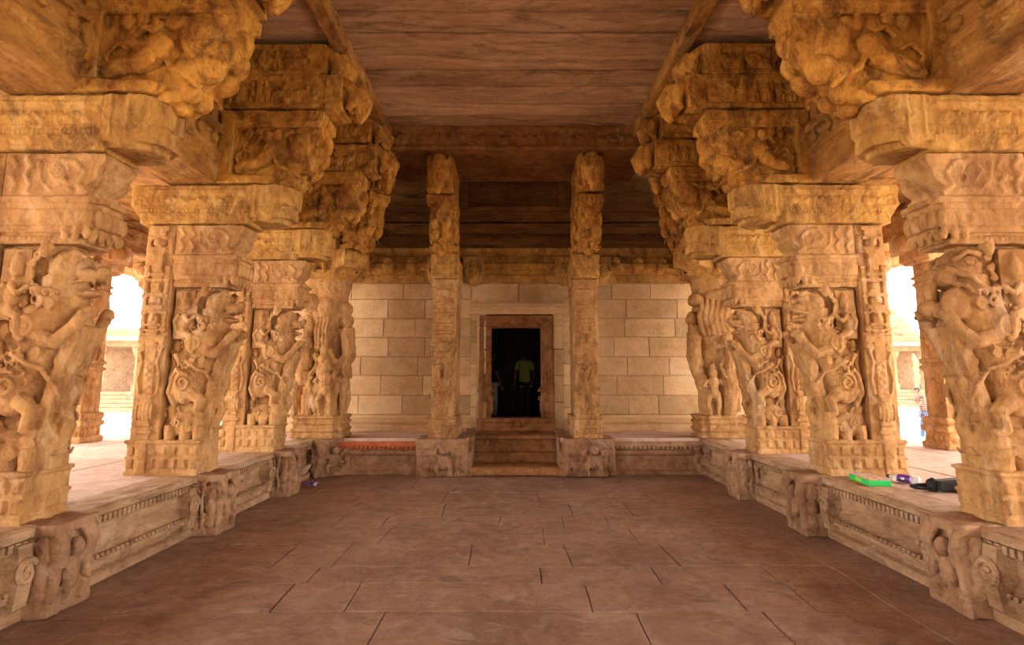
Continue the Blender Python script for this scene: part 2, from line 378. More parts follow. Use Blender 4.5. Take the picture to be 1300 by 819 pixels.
        b.ell((.80, 0, 2.10), (.05,.08,.05))
    else:
        # trunked beast: long head turned down with a trunk and a round shield-like cheek
        b.ell((.66, 0, 2.42), (.17, .18, .15)); b.ell((.80, 0, 2.36), (.11, .15, .10))
        for s in (-1, 1):
            b.ell((.80, s*.14, 2.14), (.13, .06, .12)); b.ell((.70, s*.2, 2.44), (.03,.03,.03)); b.tube([(.60,s*.18,2.5),(.70,s*.18,2.53),(.80,s*.15,2.46)],.022,6)
            b.tube([(.86,s*.13,2.40),(.70,s*.2,2.34),(.56,s*.21,2.22),(.50,s*.23,2.05)], [.03,.026,.024,.03], 6)
            b.tube([(.90,s*.11,2.32),(.74,s*.19,2.27),(.62,s*.21,2.15)], [.02,.02,.02], 6)
            b.ell((.53, s*.19, 2.56), (.05,.03,.07))
            for k in range(5): b.spiral((.48+.02*k, s*.17, 2.25+.08*k), .035, 1.2, .012, a0=k)
        b.tube([(.86,0,2.38),(.93,0,2.28),(.90,0,2.16),(.95,0,2.05),(.98,0,2.10)], [.08,.06,.05,.045,.03], 9)
        b.ell((.93, 0, 2.12), (.07,.14,.06))
    return carve(b, 'yali', .009, .008, .0035, 1)

def rider_mesh(seed):
    b = MB()
    for s in (-1, 1):
        y = s*.19
        b.ell((.33, y, 2.20), (.065,.06,.12)); b.ell((.33, y, 2.10), (.07,.06,.06)); b.ell((.35, s*.20, 2.385), (.05,.05,.06)); b.lathe((.345, s*.195, 2.42), [(.05,0),(.045,.03),(.03,.07),(.012,.10)], 10)
        b.ell((.395, s*.205, 2.38), (.014,.012,.014), n=6, m=5)
        b.tube([(.35, s*.24, 2.28), (.42, s*.265, 2.20), (.50, s*.24, 2.27)], [.03,.026,.022], 7)
        b.tube([(.31, s*.24, 2.28), (.25, s*.25, 2.20), (.29, s*.25, 2.11)], [.03,.026,.022], 7)
        b.tube([(.34, s*.21, 2.08), (.45, s*.25, 2.04), (.46, s*.255, 1.90), (.51, s*.255, 1.87)], [.05,.042,.032,.028], 8)
        b.tube([(.24, s*.13, 2.02), (.20, s*.16, 2.2), (.22, s*.15, 2.4), (.30, s*.14, 2.56)], [.03,.02,.02,.03], 6)
        b.box(.20, .44, s*.10, s*.17, 2.02, 2.55)
    return carve(b, 'rider', .011, .005, .003, 1)

# ---- mouldings and flaring bracket above the beast
def bracket_mesh(seed):
    b = MB()
    b.box(.17, .80, -.22, .22, 2.58, 2.95)
    for z0, z1, x, y in ((2.60,2.64,.84,.235),(2.66,2.70,.87,.25),(2.71,2.83,.92,.275),(2.845,2.875,.90,.265),(2.885,2.93,.94,.285)):
        b.box(.17, x-.05, -y, y, z0, z1); b.box(.17, x, -y+.07, y-.07, z0, z1)
    for s in (-1, 1):
        for k in range(3): b.ell((.64+.09*k, s*(.255), 2.77), (.048,.035,.07), n=10, m=7)
        for k in range(3): b.ell((.70+.08*k, s*.24, 2.66), (.035,.03,.05), n=8, m=6)
        beads(b, .2, .6, 2.62, s*.235, .016)
    for k in range(4): b.ell((.905, -.18+.12*k, 2.77), (.035,.052,.075), n=10, m=7); b.ell((.87, -.18+.12*k, 2.65), (.03,.045,.05), n=10, m=7)
    prof = [(.17,2.92),(.84,2.92),(.80,2.97),(.81,3.01),(.87,3.06),(.905,3.11),(.90,3.15),(.935,3.19),(.955,3.23),(.94,3.27),(.17,3.27)]
    b.prism(prof, -.25, .25)
    for s in (-1, 1):
        y = s*.25
        b.tube([(.84,y,2.96),(.76,y,3.02),(.80,y,3.12),(.72,y,3.2),(.60,y,3.22),(.52,y,3.14),(.58,y,3.06),(.66,y,3.08)], [.02,.028,.028,.025,.025,.025,.022,.03], 6)
        b.tube([(.72,y,2.98),(.66,y,3.0),(.55,y,2.98),(.46,y,3.06),(.44,y,3.2)], .018, 6)
        b.spiral((.60,y,3.14), .07, 1.5, .015)
        for x0 in (.36, .24):                      # knotted strap near the shaft
            b.tube([(x0,y,2.96),(x0+.03,y,3.03),(x0-.02,y,3.10),(x0+.03,y,3.16),(x0-.02,y,3.24)], [.026,.022,.03,.022,.034], 6)
    return carve(b, 'bracket', .0095, .007, .003, 1)

# ---- cross beam capital with rounded end
def capital_mesh(seed, back=-.36, front=1.42):
    r_ = random.Random(seed); b = MB(); yh = .30; f = front
    b.box(back+.12, f-.45, -yh, yh, 3.28, 3.72)
    b.box(back+.12, f-.47, -yh-.015, yh+.015, 3.62, 3.70); b.box(back+.12, f-.47, -yh-.012, yh+.012, 3.44, 3.47); b.box(back+.14, f-.47, -yh-.02, yh+.02, 3.29, 3.40)
    for s in (-1, 1):
        frieze(b, back+.2, f-.55, 3.48, 3.61, s*yh, s, 1.2, .022, seed+s)
        beads(b, back+.2, f-.5, 3.43, s*(yh+.012), .016); beads(b, back+.2, f-.5, 3.655, s*(yh+.02), .014)
        for q in range(int((f-back-.7)/.16)): b.tube([(back+.22+.16*q, s*(yh+.018), 3.40), (back+.30+.16*q, s*(yh+.024), 3.345), (back+.38+.16*q, s*(yh+.018), 3.40)], .012, 5)
    # octagonal cushion end
    for z0, z1, e in ((3.50,3.72,0),(3.45,3.50,-.03),(3.36,3.45,-.02),(3.31,3.36,-.10)):
        q = f+e; y = yh+e*.5+.015
        b.add(*oct_block(f-.46, q, y, z0, z1))
    for s in (-1, 1):
        for x in (f-.40, f-.26, f-.13): b.box(x-.012, x+.012, s*yh*.9, s*(yh+.03)*(1 if x < f-.2 else .8), 3.38, 3.72)
        b.ell((f-.3, s*yh*.9, 3.40), (.13,.06,.09)); 
        b.spiral((f-.32, s*(yh+.012), 3.57), .05, 1.4, .012)
    # outer end: curled bracket
    b.prism([(back+.15,3.72),(back+.02,3.72),(back,3.66),(back+.02,3.58),(back+.0,3.5),(back+.06,3.42),(back+.12,3.34),(back+.2,3.28)], -yh, yh)
    for s in (-1, 1): b.spiral((back+.10, s*yh, 3.52), .08, 1.4, .016)
    return carve(b, 'capital', .0105, .011, .005, 1)
def oct_block(x0, x1, y, z0, z1):
    w = min(.16, (x1-x0)*.4)
    P = [(x0,-y),(x1-w,-y),(x1,-y*.5),(x1,y*.5),(x1-w,y),(x0,y)]
    n = len(P); vs = [(p[0],p[1],z0) for p in P]+[(p[0],p[1],z1) for p in P]
    fs = [tuple(range(n-1,-1,-1)), tuple(range(n,2*n))]+[(i,(i+1)%n,(i+1)%n+n,i+n) for i in range(n)]
    return vs, fs

# ---- hanging corbel with lion face and lobed bud
def corbel_mesh(seed, tip=1.76):
    r_ = random.Random(seed); b = MB(); d = tip-1.76; yh = .31
    out = [(.62,3.73),(.62,4.57),(1.70+d,4.57),(1.72+d,4.4),(1.66+d,4.25),(1.62+d,4.05),(1.50+d,3.92),(1.38+d,3.80),(1.26+d,3.68),(1.08,3.75)]
    b.prism(out, -yh+.10, yh-.10)
    b.box(.60, .76, -yh, yh, 3.74, 4.58)
    b.prism([(.62,3.74),(1.20,3.74),(1.26,3.82),(.62,3.84)], -yh-.02, yh+.02)
    b.box(.62, 1.74+d, -yh-.01, yh+.01, 4.46, 4.585)
    b.box(.62, 1.70+d, -yh+.02, yh-.02, 4.40, 4.46)
    for s in (-1, 1):
        # striding animal in the recess
        b.tube([(.80, s*.24, 3.90), (.90, s*.25, 3.95), (1.04, s*.25, 3.98), (1.18, s*.26, 4.06)], [.05,.075,.085,.09], 9)
        b.ell((1.20, s*.27, 4.14), (.10,.07,.10)); b.ell((1.13, s*.28, 4.02), (.085,.06,.07)); b.spiral((1.12,s*.335,4.03), .05, 1.6, .013)
        b.tube([(.86, s*.25, 3.93), (.80, s*.26, 4.05), (.88, s*.26, 4.15), (.98, s*.26, 4.10)], [.025,.022,.022,.03], 6)
        for k in range(4): b.ell((.93+.11*k, s*.24, 4.33+.02*math.sin(k*2)), (.055,.05,.065), n=9, m=7)
        b.tube([(1.0, s*.26, 4.2), (1.08, s*.28, 4.28), (1.16, s*.28, 4.24)], .03, 6)
        # grotesque face at the end
        b.ell((1.46+d, s*.17, 4.22), (.17,.13,.20)); b.ell((1.36+d, s*.25, 4.26), (.035,.03,.035), n=9, m=6); b.tube([(1.27+d,s*.24,4.30),(1.36+d,s*.265,4.35),(1.45+d,s*.25,4.31)],.024,6)
        b.ell((1.60+d, s*.13, 4.37), (.11,.11,.13)); b.spiral((1.62+d, s*.24, 4.40), .06, 1.4, .016)
        b.ell((1.52+d, s*.14, 3.99), (.13,.14,.12)); b.ell((1.63+d, s*.11, 4.12), (.11,.12,.12)); b.ell((1.38+d, s*.17, 3.95), (.12,.12,.12))
        b.ell((1.38+d, s*.11, 3.80), (.09,.10,.09)); b.ell((1.28+d, s*.14, 3.76), (.09,.11,.07))
        b.tube([(1.24,s*.26,4.05),(1.30,s*.28,3.94),(1.42+d,s*.26,3.88),(1.5+d,s*.22,3.80)], [.03,.03,.028,.02], 6)
    b.ell((1.28+d, 0, 3.70), (.08,.10,.07)); b.ell((1.70+d, 0, 4.25), (.09,.12,.12)); b.ell((1.68+d, 0, 4.45), (.08,.12,.10))
    for k in range(5): b.ell((1.73+d, -.2+.1*k, 4.50), (.035,.045,.07), n=8, m=6)
    return carve(b, 'corbel', .0105, .014, .007, 1)

# ---- panelled tiers above, each ending in a hanging bud
def tier_mesh(seed, z0, z1, x1, bud=True, yh=.30):
    r_ = random.Random(seed); b = MB(); h = z1-z0
    b.box(.55, x1-.30, -yh+.03, yh-.03, z0, z1)
    b.box(.55, x1-.28, -yh-.01, yh+.01, z1-.07, z1); b.box(.55, x1-.30, -yh, yh, z0, z0+.06)
    for x in (.62, .98, 1.30): 
        if x < x1-.3: b.box(x, x+.06, -yh, yh, z0, z1)
    for s in (-1, 1): frieze(b, .68, x1-.38, z0+.07, z1-.08, s*(yh-.025), s, 1.1, .034, seed*3+s)
    b.box(x1-.42, x1-.22, -yh, yh, z0+.02, z1)
    for k in range(4):
        y = -.21+.14*k
        b.tube([(x1-.26, y, z1-.03), (x1-.14, y, z1-.12), (x1-.10, y*.9, z0+.12), (x1-.16, y*.8, z0+.02)], [.07,.07,.065,.04], 8)
    if bud:
        b.tube([(x1-.25,0,z1-.16),(x1-.08,0,z1-.12),(x1-.01,0,z0+h*.38),(x1-.03,0,z0+.03),(x1-.07,0,z0-.07)], [.12,.12,.115,.08,.03], 10, ys=1.5)
        for s in (-1, 1): b.tube([(x1-.14,s*.16,z1-.10),(x1-.02,s*.14,z0+h*.5),(x1-.06,s*.10,z0-.0)], [.06,.06,.035], 8); b.spiral((x1-.14, s*.2, z0+h*.55), .07, 1.4, .018)
    return carve(b, 'tier', .0115, .012, .006, 1)

# ------------------------------------------------------------------ pillar assembly
SH = [shaft_mesh(k) for k in (1, 2)]
BASE = [base_mesh(k) for k in (1, 2)]
PED = [pedestal_mesh(k) for k in (1, 2)]
YA = [yali_mesh(11, 0), yali_mesh(12, 1), yali_mesh(13, 2)]
RI = rider_mesh(3); BR = bracket_mesh(4)
CAP = {'s': capital_mesh(5, -.36, 1.42), 'l': capital_mesh(6, -1.0, 1.22)}
CO = [corbel_mesh(7), corbel_mesh(8, 1.83)]
T2 = [tier_mesh(9, 4.60, 5.0, 2.14), tier_mesh(10, 4.62, 5.02, 2.20)]
T3 = [tier_mesh(14, 5.02, 5.40, 1.98, True), tier_mesh(15, 5.03, 5.41, 2.02, True)]

def yali_pillar(x, y, rz, label, k, v, cap='s', capx=1.0, corx=.96):
    t = root('carved_beast_pillar', label, 'pillar', (x, y, 0), rz, 'beast pillars along the hall')
    R_ = rz != 0
    def put(name, me, mat, sx, sy, parent=t):
        o = link(name, me, mat, parent); o.scale = (sx, sy, 1); return o
    put('pedestal', PED[k], M_pedestal, 1.0 if R_ else .91, .80)
    put('base', BASE[k], M_pillar, .85 if R_ else .80, .74)
    put('shaft', SH[k], M_pillar, .88, .82)
    ya = put('beast_carving', YA[v], M_pillar, .91, .86)
    link('rider_carving', RI, M_pillar, ya)
    put('bracket', BR, M_pillar, .95, .78)
    put('capital', CAP[cap], M_cap, capx, .76)
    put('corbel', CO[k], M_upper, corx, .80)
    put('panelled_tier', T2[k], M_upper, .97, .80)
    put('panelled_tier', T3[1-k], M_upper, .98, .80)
    return t
XL, XR = -3.86, 3.92
yali_pillar(-3.95, 4.55, 0, 'rearing beast pillar at the photo\'s left edge, its pedestal cut by the frame', 0, 0, 's', .92, 1.04)
yali_pillar(XL, 6.72, 0, 'rearing beast pillar standing second from the left edge of the photo', 1, 1)
yali_pillar(XL, 8.75, 0, 'rearing beast pillar just in front of the goddess-carved corner pillar', 0, 0, 'l')
yali_pillar(4.0, 4.55, PI, 'rearing trunked beast pillar rising beside the black bag', 0, 2, 's', .89, 1.04)
yali_pillar(XR, 6.70, PI, 'rearing beast pillar rising behind the bright green box', 1, 0)
yali_pillar(XR, 8.55, PI, 'rearing beast pillar just in front of the fluted corner pillar', 0, 1)

# ---- narrow pillars flanking the doorway, seen end-on
def front_column_mesh(seed, v):
    r_ = random.Random(seed); b = MB()
    b.box(-.2, .62, -.20, .20, .93, 3.30)
    b.prism([(.3,.93),(.70,.93),(.69,1.3),(.66,1.7),(.69,1.95),(.66,2.2),(.69,2.6),(.66,2.9),(.70,3.30),(.3,3.30)], -.15, .15)
    for s in (-1, 1):
        b.tube([(.64,s*.15,.95),(.62,s*.17,1.3),(.60,s*.15,1.6),(.63,s*.17,1.9),(.60,s*.18,2.2),(.64,s*.16,2.7),(.64,s*.17,3.25)], [.055,.045,.055,.045,.05,.04,.05], 7)
        b.tube([(.68,s*.04,1.0),(.70,s*.08,1.25),(.67,s*.03,1.5),(.70,s*.09,1.75)], [.035,.04,.03,.03], 7)
        for z in (1.02,1.12,1.22,1.4,2.05,2.15,2.75): b.box(.5,.69,s*.10,s*.215,z,z+.045)
        for z in (1.2,1.6,2.0,2.4,2.8): b.spiral((.3, s*.205, z), .08, 1.6, .016); b.ell((.05, s*.2, z+.1), (.09,.03,.10), n=9, m=6)
    if v == 0:
        b.ell((.69,0,2.13),(.05,.11,.09)); b.ell((.73,0,2.08),(.03,.05,.03)); b.box(.6,.71,-.13,.13,1.96,2.02); figure(b, .69, 0, 1.05, .5, 1, 'yz')
        b.tube([(.69,-.06,1.35),(.72,.02,1.55),(.70,.07,1.75),(.71,.0,1.9)], [.05,.045,.05,.03], 7)
    else:
        figure(b, .68, 0, 2.2, .42, 1, 'yz'); b.ell((.70,0,1.9),(.04,.09,.12)); b.tube([(.70,.08,1.0),(.72,.04,1.3),(.70,-.05,1.55),(.71,.03,1.8)], [.045,.05,.04,.03], 7)
        b.spiral((.70,.02,2.72), .09, 1.5, .02, 'yz')
    for z, hw, d in ((1.34,.16,.73),(1.39,.12,.71),(1.84,.17,.735),(1.89,.13,.715),(2.36,.16,.73),(2.50,.17,.72),(2.62,.12,.74),(2.68,.16,.72),(2.86,.18,.73)):
        b.box(.5, d, -hw, hw, z, z+.035)
    for z in (1.12, 1.62, 2.24): b.spiral((.715,.09,z), .05, 1.3, .014, 'yz'); b.spiral((.715,-.09,z), .05, 1.3, .014, 'yz', a0=PI, sg=-1)
    b.lathe((.60,0,2.88), [(.10,0),(.13,.04),(.09,.09),(.15,.16),(.17,.24)], 12)
    for z0, z1, e in ((2.98,3.03,.02),(3.08,3.13,.04),(3.2,3.31,.05)): b.box(-.2, .66+e, -.2-e*.6, .2+e*.6, z0, z1)
    return carve(b, 'column_shaft', .0125, .011, .006, 1)
def front_pedestal_mesh(seed, fin):
    b = MB(); b.box(.2, .85, -.42, .42, 0, .6); b.box(.2, .90, -.33, .30, 0, .08); b.box(.2, .90, -.42, .42, .52, .605)
    b.prism([(.3,.08),(.86,.08),(.90,.18),(.88,.3),(.91,.42),(.88,.52),(.3,.52)], -.40, .40)
    for k in range(7):
        y = -.36+.12*k
        b.tube([(.87,y,.10),(.895,y,.2),(.87,y,.31)], [.045,.035,.04], 7); b.box(.8,.91,y-.045,y+.045,.34,.41); b.ell((.89,y,.47),(.035,.045,.035),n=8,m=5)
    b.ell((.90,.05,.24),(.08,.11,.14)); b.ell((.95,.06,.43),(.07,.075,.08)); b.ell((1.0,.06,.40),(.04,.045,.035))
    for k in (-1,1): b.tube([(.92,.05+k*.08,.2),(.97,.05+k*.12,.14),(.95,.05+k*.09,.03)],[.05,.04,.04],8); b.tube([(.92,.05+k*.09,.32),(.97,.05+k*.15,.36),(.94,.05+k*.11,.46)],[.035,.03,.03],7)
    # curved balustrade running back beside the steps
    y0, y1 = (.34, .50) if fin > 0 else (-.50, -.34)
    b.prism([(-.25,0),(.84,0),(.84,.28),(.78,.40),(.72,.52),(.60,.60),(.30,.62),(-.10,.64),(-.25,.70)], y0, y1)
    b.spiral((.66, y1 if fin > 0 else y0, .40), .14, 1.5, .03)
    return carve(b, 'pedestal', .0135, .014, .007, 1)

def front_pillar(x, label, v, fin):
    t = root('doorway_pillar', label, 'pillar', (x, 11.14, 0), -PI/2, 'narrow pillars flanking the doorway')
    link('pedestal', front_pedestal_mesh(20+v, fin), M_pedestal, t)
    link('shaft', front_column_mesh(30+v, v), M_pillar, t)
    o = link('base', BASE[v], M_pillar, t); o.scale = (.97, .80, 1)
    o = link('capital', CAP['s'], M_cap, t); o.scale = (.68, .74, 1); o.location = (-.06, 0, 0)
    o = link('corbel', CO[v], M_upper, t); o.scale = (.86, .74, 1)
    o = link('panelled_tier', T2[v], M_upper, t); o.scale = (.89, .70, 1.42); o.location = (0, 0, 4.6-4.6*1.42)
front_pillar(-1.17, 'narrow carved pillar flanking the doorway on the side of the red ledge', 0, 1)
front_pillar(1.28, 'narrow carved pillar flanking the doorway, round-headed dwarf on its pedestal', 1, -1)

# ---- corner pillars
def corner_mesh(kind):
    b = MB(); 
    b.box(-.40, .40, -.30, .30, .585, .98); b.box(-.30,.30,-.38,.38,.585,.98)
    for z in (.63,.74,.86,.95): b.box(-.43,.43,-.32,.32,z-.022,z+.022); b.box(-.32,.32,-.41,.41,z-.022,z+.022)
    b.lathe((0,0,0), [(.36,.95),(.34,1.5),(.33,2.2),(.38,2.5),(.42,2.72),(.40,2.76),(.40,2.80),(.36,3.0),(.40,3.2),(.44,3.34)], 18, sy=.85)
    if kind == 'figures':
        for x, y, pl, s, h in ((-.26,-.30,'xz',-1,1.35),(.10,-.34,'xz',-1,1.05),(.36,-.05,'yz',1,1.1),(-.40,.1,'yz',-1,1.1)):
            figure(b, x, y, .98, h, s, pl)
        b.prism([(.0,.98),(.30,.98),(.32,1.9),(.2,2.12),(.0,1.9)], -.37, -.2)
        figure(b, .16, -.38, 1.0, .85, -1)
        # beast head and paw on the nave side
        b.tube([(.22,-.12,1.5),(.34,-.15,1.8),(.46,-.16,2.0),(.44,-.15,2.2),(.40,-.14,2.45)], [.12,.13,.13,.12,.14], 10)
        b.ell((.50,-.16,2.10),(.08,.10,.09)); b.ell((.44,-.16,2.38),(.12,.13,.13)); b.ell((.40,-.15,2.58),(.13,.14,.12)); b.ell((.36,-.14,2.78),(.14,.15,.13))
        b.tube([(.2,-.3,1.75),(.34,-.3,1.9),(.48,-.22,2.02)],[.05,.05,.04],8)
        b.ell((-.24,-.26,2.5),(.16,.14,.2)); b.ell((-.2,-.24,2.85),(.2,.16,.2)); b.ell((.08,-.3,2.75),(.15,.1,.22))
        b.tube([(-.30,-.3,1.6),(-.34,-.34,1.9),(-.25,-.34,2.1)],[.05,.04,.05],8)
        for k in range(4): b.tube([(-.05+.06*k,-.36,2.1),(-.07+.06*k,-.37,2.4),(-.03+.06*k,-.37,2.62)],[.025,.022,.025],6)
    else:
        # wavy flutes above a beast body, worn lady in front
        for k in range(6):
            x = -.34+.085*k; y = -.30-.02*k+.0
            b.tube([(x+.03,y,2.32),(x-.03,y-.03,2.48),(x-.05,y-.03,2.66),(x+.01,y,2.82),(x+.03,y+.02,2.95)], [.034,.04,.044,.038,.03], 7)
        b.tube([(-.30,-.12,1.05),(-.28,-.14,1.4),(-.38,-.15,1.7),(-.46,-.15,1.98),(-.44,-.14,2.2),(-.40,-.14,2.5)], [.10,.13,.13,.13,.12,.13], 10)
        b.ell((-.50,-.15,2.05),(.08,.11,.08)); b.ell((-.47,-.15,2.32),(.10,.11,.10)); b.ell((-.46,-.14,2.62),(.10,.13,.14)); b.ell((-.38,-.14,2.95),(.13,.18,.12)); b.ell((0,-.28,3.02),(.25,.12,.12)); b.ell((.28,-.2,2.9),(.17,.16,.14))
        b.ell((.06,-.36,2.25),(.09,.09,.11)); b.lathe((.06,-.35,2.32),[(.09,0),(.10,.04),(.05,.12)],10)
        b.tube([(.06,-.33,1.0),(.10,-.36,1.4),(.05,-.36,1.75),(.08,-.34,2.1)], [.11,.13,.11,.12], 10)
        b.tube([(-.02,-.38,1.95),(-.10,-.42,1.8),(-.03,-.44,1.6)],[.04,.035,.03],7); b.tube([(.16,-.38,1.95),(.22,-.40,1.7),(.19,-.42,1.3),(.2,-.4,1.05)],[.045,.035,.03,.04],7)
        b.ell((.34,-.16,1.7),(.13,.2,.42)); b.spiral((.36,-.33,1.75),.13,1.8,.025); b.ell((.32,-.2,2.25),(.12,.14,.2)); b.ell((.3,-.2,2.6),(.14,.16,.18))
        figure(b, -.2, -.33, 1.0, .75, -1)
    return carve(b, 'corner_shaft', .0125, .014, .007, 1)
def corner_cap_mesh():
    b = MB()
    b.lathe((0,0,0), [(.40,3.30),(.52,3.36),(.56,3.42),(.50,3.46),(.54,3.50),(.60,3.56),(.60,3.72),(.56,3.78)], 20)
    for k in range(20):
        a = 2*PI*k/20; b.tube([(.55*math.cos(a),.55*math.sin(a),3.38),(.59*math.cos(a),.59*math.sin(a),3.5),(.61*math.cos(a),.61*math.sin(a),3.7)],[.03,.04,.035],6)
    b.box(.2, .95, -.24, .24, 3.45, 3.75); b.ell((.92,0,3.6),(.14,.22,.16))
    for k in range(5): b.ell((1.0,-.16+.08*k,3.62),(.05,.035,.10),n=8,m=6)
    b.box(-.45,.7,-.4,.4,3.74,5.4)
    return carve(b, 'corner_capital', .016, .014, .006, 1)
CC = corner_cap_mesh()
def corner_pillar(x, y, rz, label, kind):
    t = root('corner_pillar', label, 'pillar', (x, y, 0), rz, 'corner pillars beside the back platform')
    o = link('shaft', corner_mesh(kind), M_pillar, t); o.rotation_euler = (0, 0, -rz)
    o = link('pedestal', PED[1], M_pedestal, t); o.location = (-.42*1.15*.8, 0, 0); o.scale = (.95, 1.3, 1)
    link('capital', CC, M_cap, t)
    o = link('corbel', CO[0], M_upper, t); o.scale = (.92, .62, 1)
    o = link('panelled_tier', T2[0], M_upper, t); o.scale = (.86, .62, 1)
    o = link('panelled_tier', T3[1], M_upper, t); o.scale = (.9, .62, 1)
corner_pillar(-3.28, 10.70, -PI/4, 'corner pillar carved with slender standing figures beside the red ledge', 'figures')
corner_pillar(3.60, 10.70, PI+PI/4, 'corner pillar with wavy fluted shoulder and a worn standing lady', 'fluted')

# ------------------------------------------------------------------ shell helpers
def bev_mesh(mb, name, w=.012, rough=0, cuts=0):
    me = mb.mesh(name); bm = bmesh.new(); bm.from_mesh(me)
    if w: bmesh.ops.bevel(bm, geom=bm.edges[:], offset=w, segments=1, affect='EDGES', clamp_overlap=True)
    bmesh.ops.recalc_face_normals(bm, faces=bm.faces[:])
    bm.to_mesh(me); bm.free(); return me
def worn(mb, name, vox=.03, rough=.02, fine=.01): return carve(mb, name, vox, rough, fine, 1)

# floor slabs
fb = MB(); r_ = random.Random(4)
def slab(a, c, y, y2): fb.box(a+.0035, c-.0035, y+.0035, y2-.0035, -.12, r_.uniform(-.007, 0))
for a, c in ((-3.5, -2.75), (2.7, 3.5)):
    y = -5.0
    while y < 10.55: L = r_.uniform(1.2, 2.6); slab(a, c, y, min(y+L, 10.6)); y += L
y = -5.0
while y < 10.55:
    h = r_.uniform(.42, .80); y2 = y+h if y+h < 10.3 else 10.6
    x = -2.75
    while x < 2.7:
        w = r_.choice((.55, .8, 1.1, 1.6))*r_.uniform(.85, 1.2); x2 = x+w if x+w < 2.35 else 2.7
        slab(x, x2, y, y2); x = x2
    y = y2
fb.box(-3.5, 3.5, -5.0, 10.6, -.2, -.03)
def warp(me, amp=.05, sc=.8, axes=(1,1,0)):
    for v in me.vertices:
        n = mnoise.noise_vector(Vector(v.co)*sc)
        v.co.x += n.x*amp*axes[0]; v.co.y += n.y*amp*axes[1]; v.co.z += n.z*amp*axes[2]
def subdiv(me, maxlen=.35):
    bm = bmesh.new(); bm.from_mesh(me)
    for _ in range(4):
        E_ = [e for e in bm.edges if e.calc_length() > maxlen]
        if not E_: break
        bmesh.ops.subdivide_edges(bm, edges=E_, cuts=1, use_grid_fill=True)
    bm.to_mesh(me); bm.free()
fm = bev_mesh(fb, 'floor', .006); subdiv(fm); warp(fm, .05, .9); struct('floor', fm, M_floor)

# side platforms with moulded faces: profile in (out, z), out = towards the hall
PROF = [(-.30,0),(.04,0),(.04,.07),(.0,.09),(.0,.13),(.045,.15),(.045,.19),(.0,.23),(-.04,.30),(-.04,.42),(-.02,.44),(-.02,.46),(-.02,.51),(.07,.53),(.075,.59),(.06,.60),(-.30,.60)]
def platform(name, face, sgn, outer, y0, y1):
    b = MB(); P = [(face+sgn*(p[0]-.02), p[1]) for p in PROF]
    b.prism(P, y0, y1)
    n = int((y1-y0)/.062)
    for i in range(n):
        yy = y0+(i+.5)*(y1-y0)/n
        b.box(face-.06*sgn, face+sgn*.03, yy-.019, yy+.019, .46, .515); b.ell((face+sgn*.028, yy, .205), (.026,.024,.022), n=6, m=4)
    for i in range(int((y1-y0)/.5)):                 # fine raised lines along the frieze
        pass
    for yc in (4.55, 6.70, 8.7):
        for q in (-1, 1):
            yy = yc+q*.30
            if yy > y0: b.prism([(face+sgn*.06,.10),(face+sgn*.09,.30),(face+sgn*.06,.50),(face-sgn*.1,.52),(face-sgn*.1,.08)], yy-.06, yy+.06); b.spiral((face+sgn*.085, yy, .32), .10, 1.4, .022, 'yz')
    me = b.mesh(name+'_face'); smooth(me, False)
    f = MB(); r = random.Random(sgn+5); xa = face-sgn*.31; 
    # paving slabs on top
    w = abs(outer-xa); cols = [0, .28, .62, 1]
    for i in range(3):
        a = xa+(outer-xa)*cols[i]; c = xa+(outer-xa)*cols[i+1]; y = y0
        while y < y1:
            L = r.uniform(.6, 1.5); y2 = min(y+L, y1)
            f.box(a+.005*(1 if c > a else -1), c-.005*(1 if c > a else -1), y+.005, y2-.005, .45, .60-r.uniform(0,.006)); y = y2
    f.box(xa, outer, y0, y1, -.4, .57)
    fme = bev_mesh(f, name+'_paving', .006); subdiv(fme, .5)
    return me, fme
me, fme = platform('platform_left', -3.30, 1, -7.75, -5.0, 14.2)
pl = struct('platform_left', fme, M_paving, None, 'low stone platform along the left row of pillars'); struct('moulded_face', me, M_ledge, pl)
me, fme = platform('platform_right', 3.24, -1, 7.1, -5.0, 14.2)
pr = struct('platform_right', fme, M_paving, None, 'low stone platform along the right row of pillars'); struct('moulded_face', me, M_ledge, pr)

# back platform in two halves with steps between
def back_platform(name, x0, x1, mat_top, red):
    b = MB(); yf = 10.50
    b.prism([(yf+.3,0),(yf-.02,0),(yf-.02,.06),(yf+.02,.08),(yf+.04,.30),(yf-.0,.34),(yf-.0,.40),(yf+.04,.42),(yf+.3,.42)], x0, x1, 'x')
    t = MB(); t.box(x0, x1, yf+.02, 12.0, .40, .598); t.prism([(yf+.3,.42),(yf-.03,.44),(yf-.07,.47),(yf-.07,.545),(yf+.3,.545)], x0, x1, 'x')
    e = MB(); e.box(x0, x1, yf-.04, yf+.5, .545, .60)
    n = int((x1-x0)/.075)
    for i in range(n): u = x0+(i+.5)*(x1-x0)/n; t.box(u-.024, u+.024, yf-.065, yf+.1, .425, .47)
    o = struct(name, bev_mesh(e, name, .006), M_paving)
    struct('moulded_face', bev_mesh(b, name+'_face', .006), M_pedestal, o)
    struct('toothed_edge', bev_mesh(t, name+'_edge', .004), M_red if red else M_ledge, o)
    top = MB(); r = random.Random(3); x = x0
    while x < x1:
        x2 = min(x1, x+r.uniform(.7,1.3)); top.box(x+.004, x2-.004, yf+.45, 11.95, .5, .603); x = x2
    struct('paving_slabs', bev_mesh(top, name+'_top', .006), M_paving, o)
    return o
back_platform('platform_back', -3.4, -.74, None, True); back_platform('platform_back', .82, 3.4, None, False)
st = MB()
st.box(-.80, .88, 10.34, 11.2, 0, .13); st.prism([(10.34,.0),(10.28,.02),(10.28,.12),(10.34,.15),(10.6,.14)], -.72, .82, 'x')
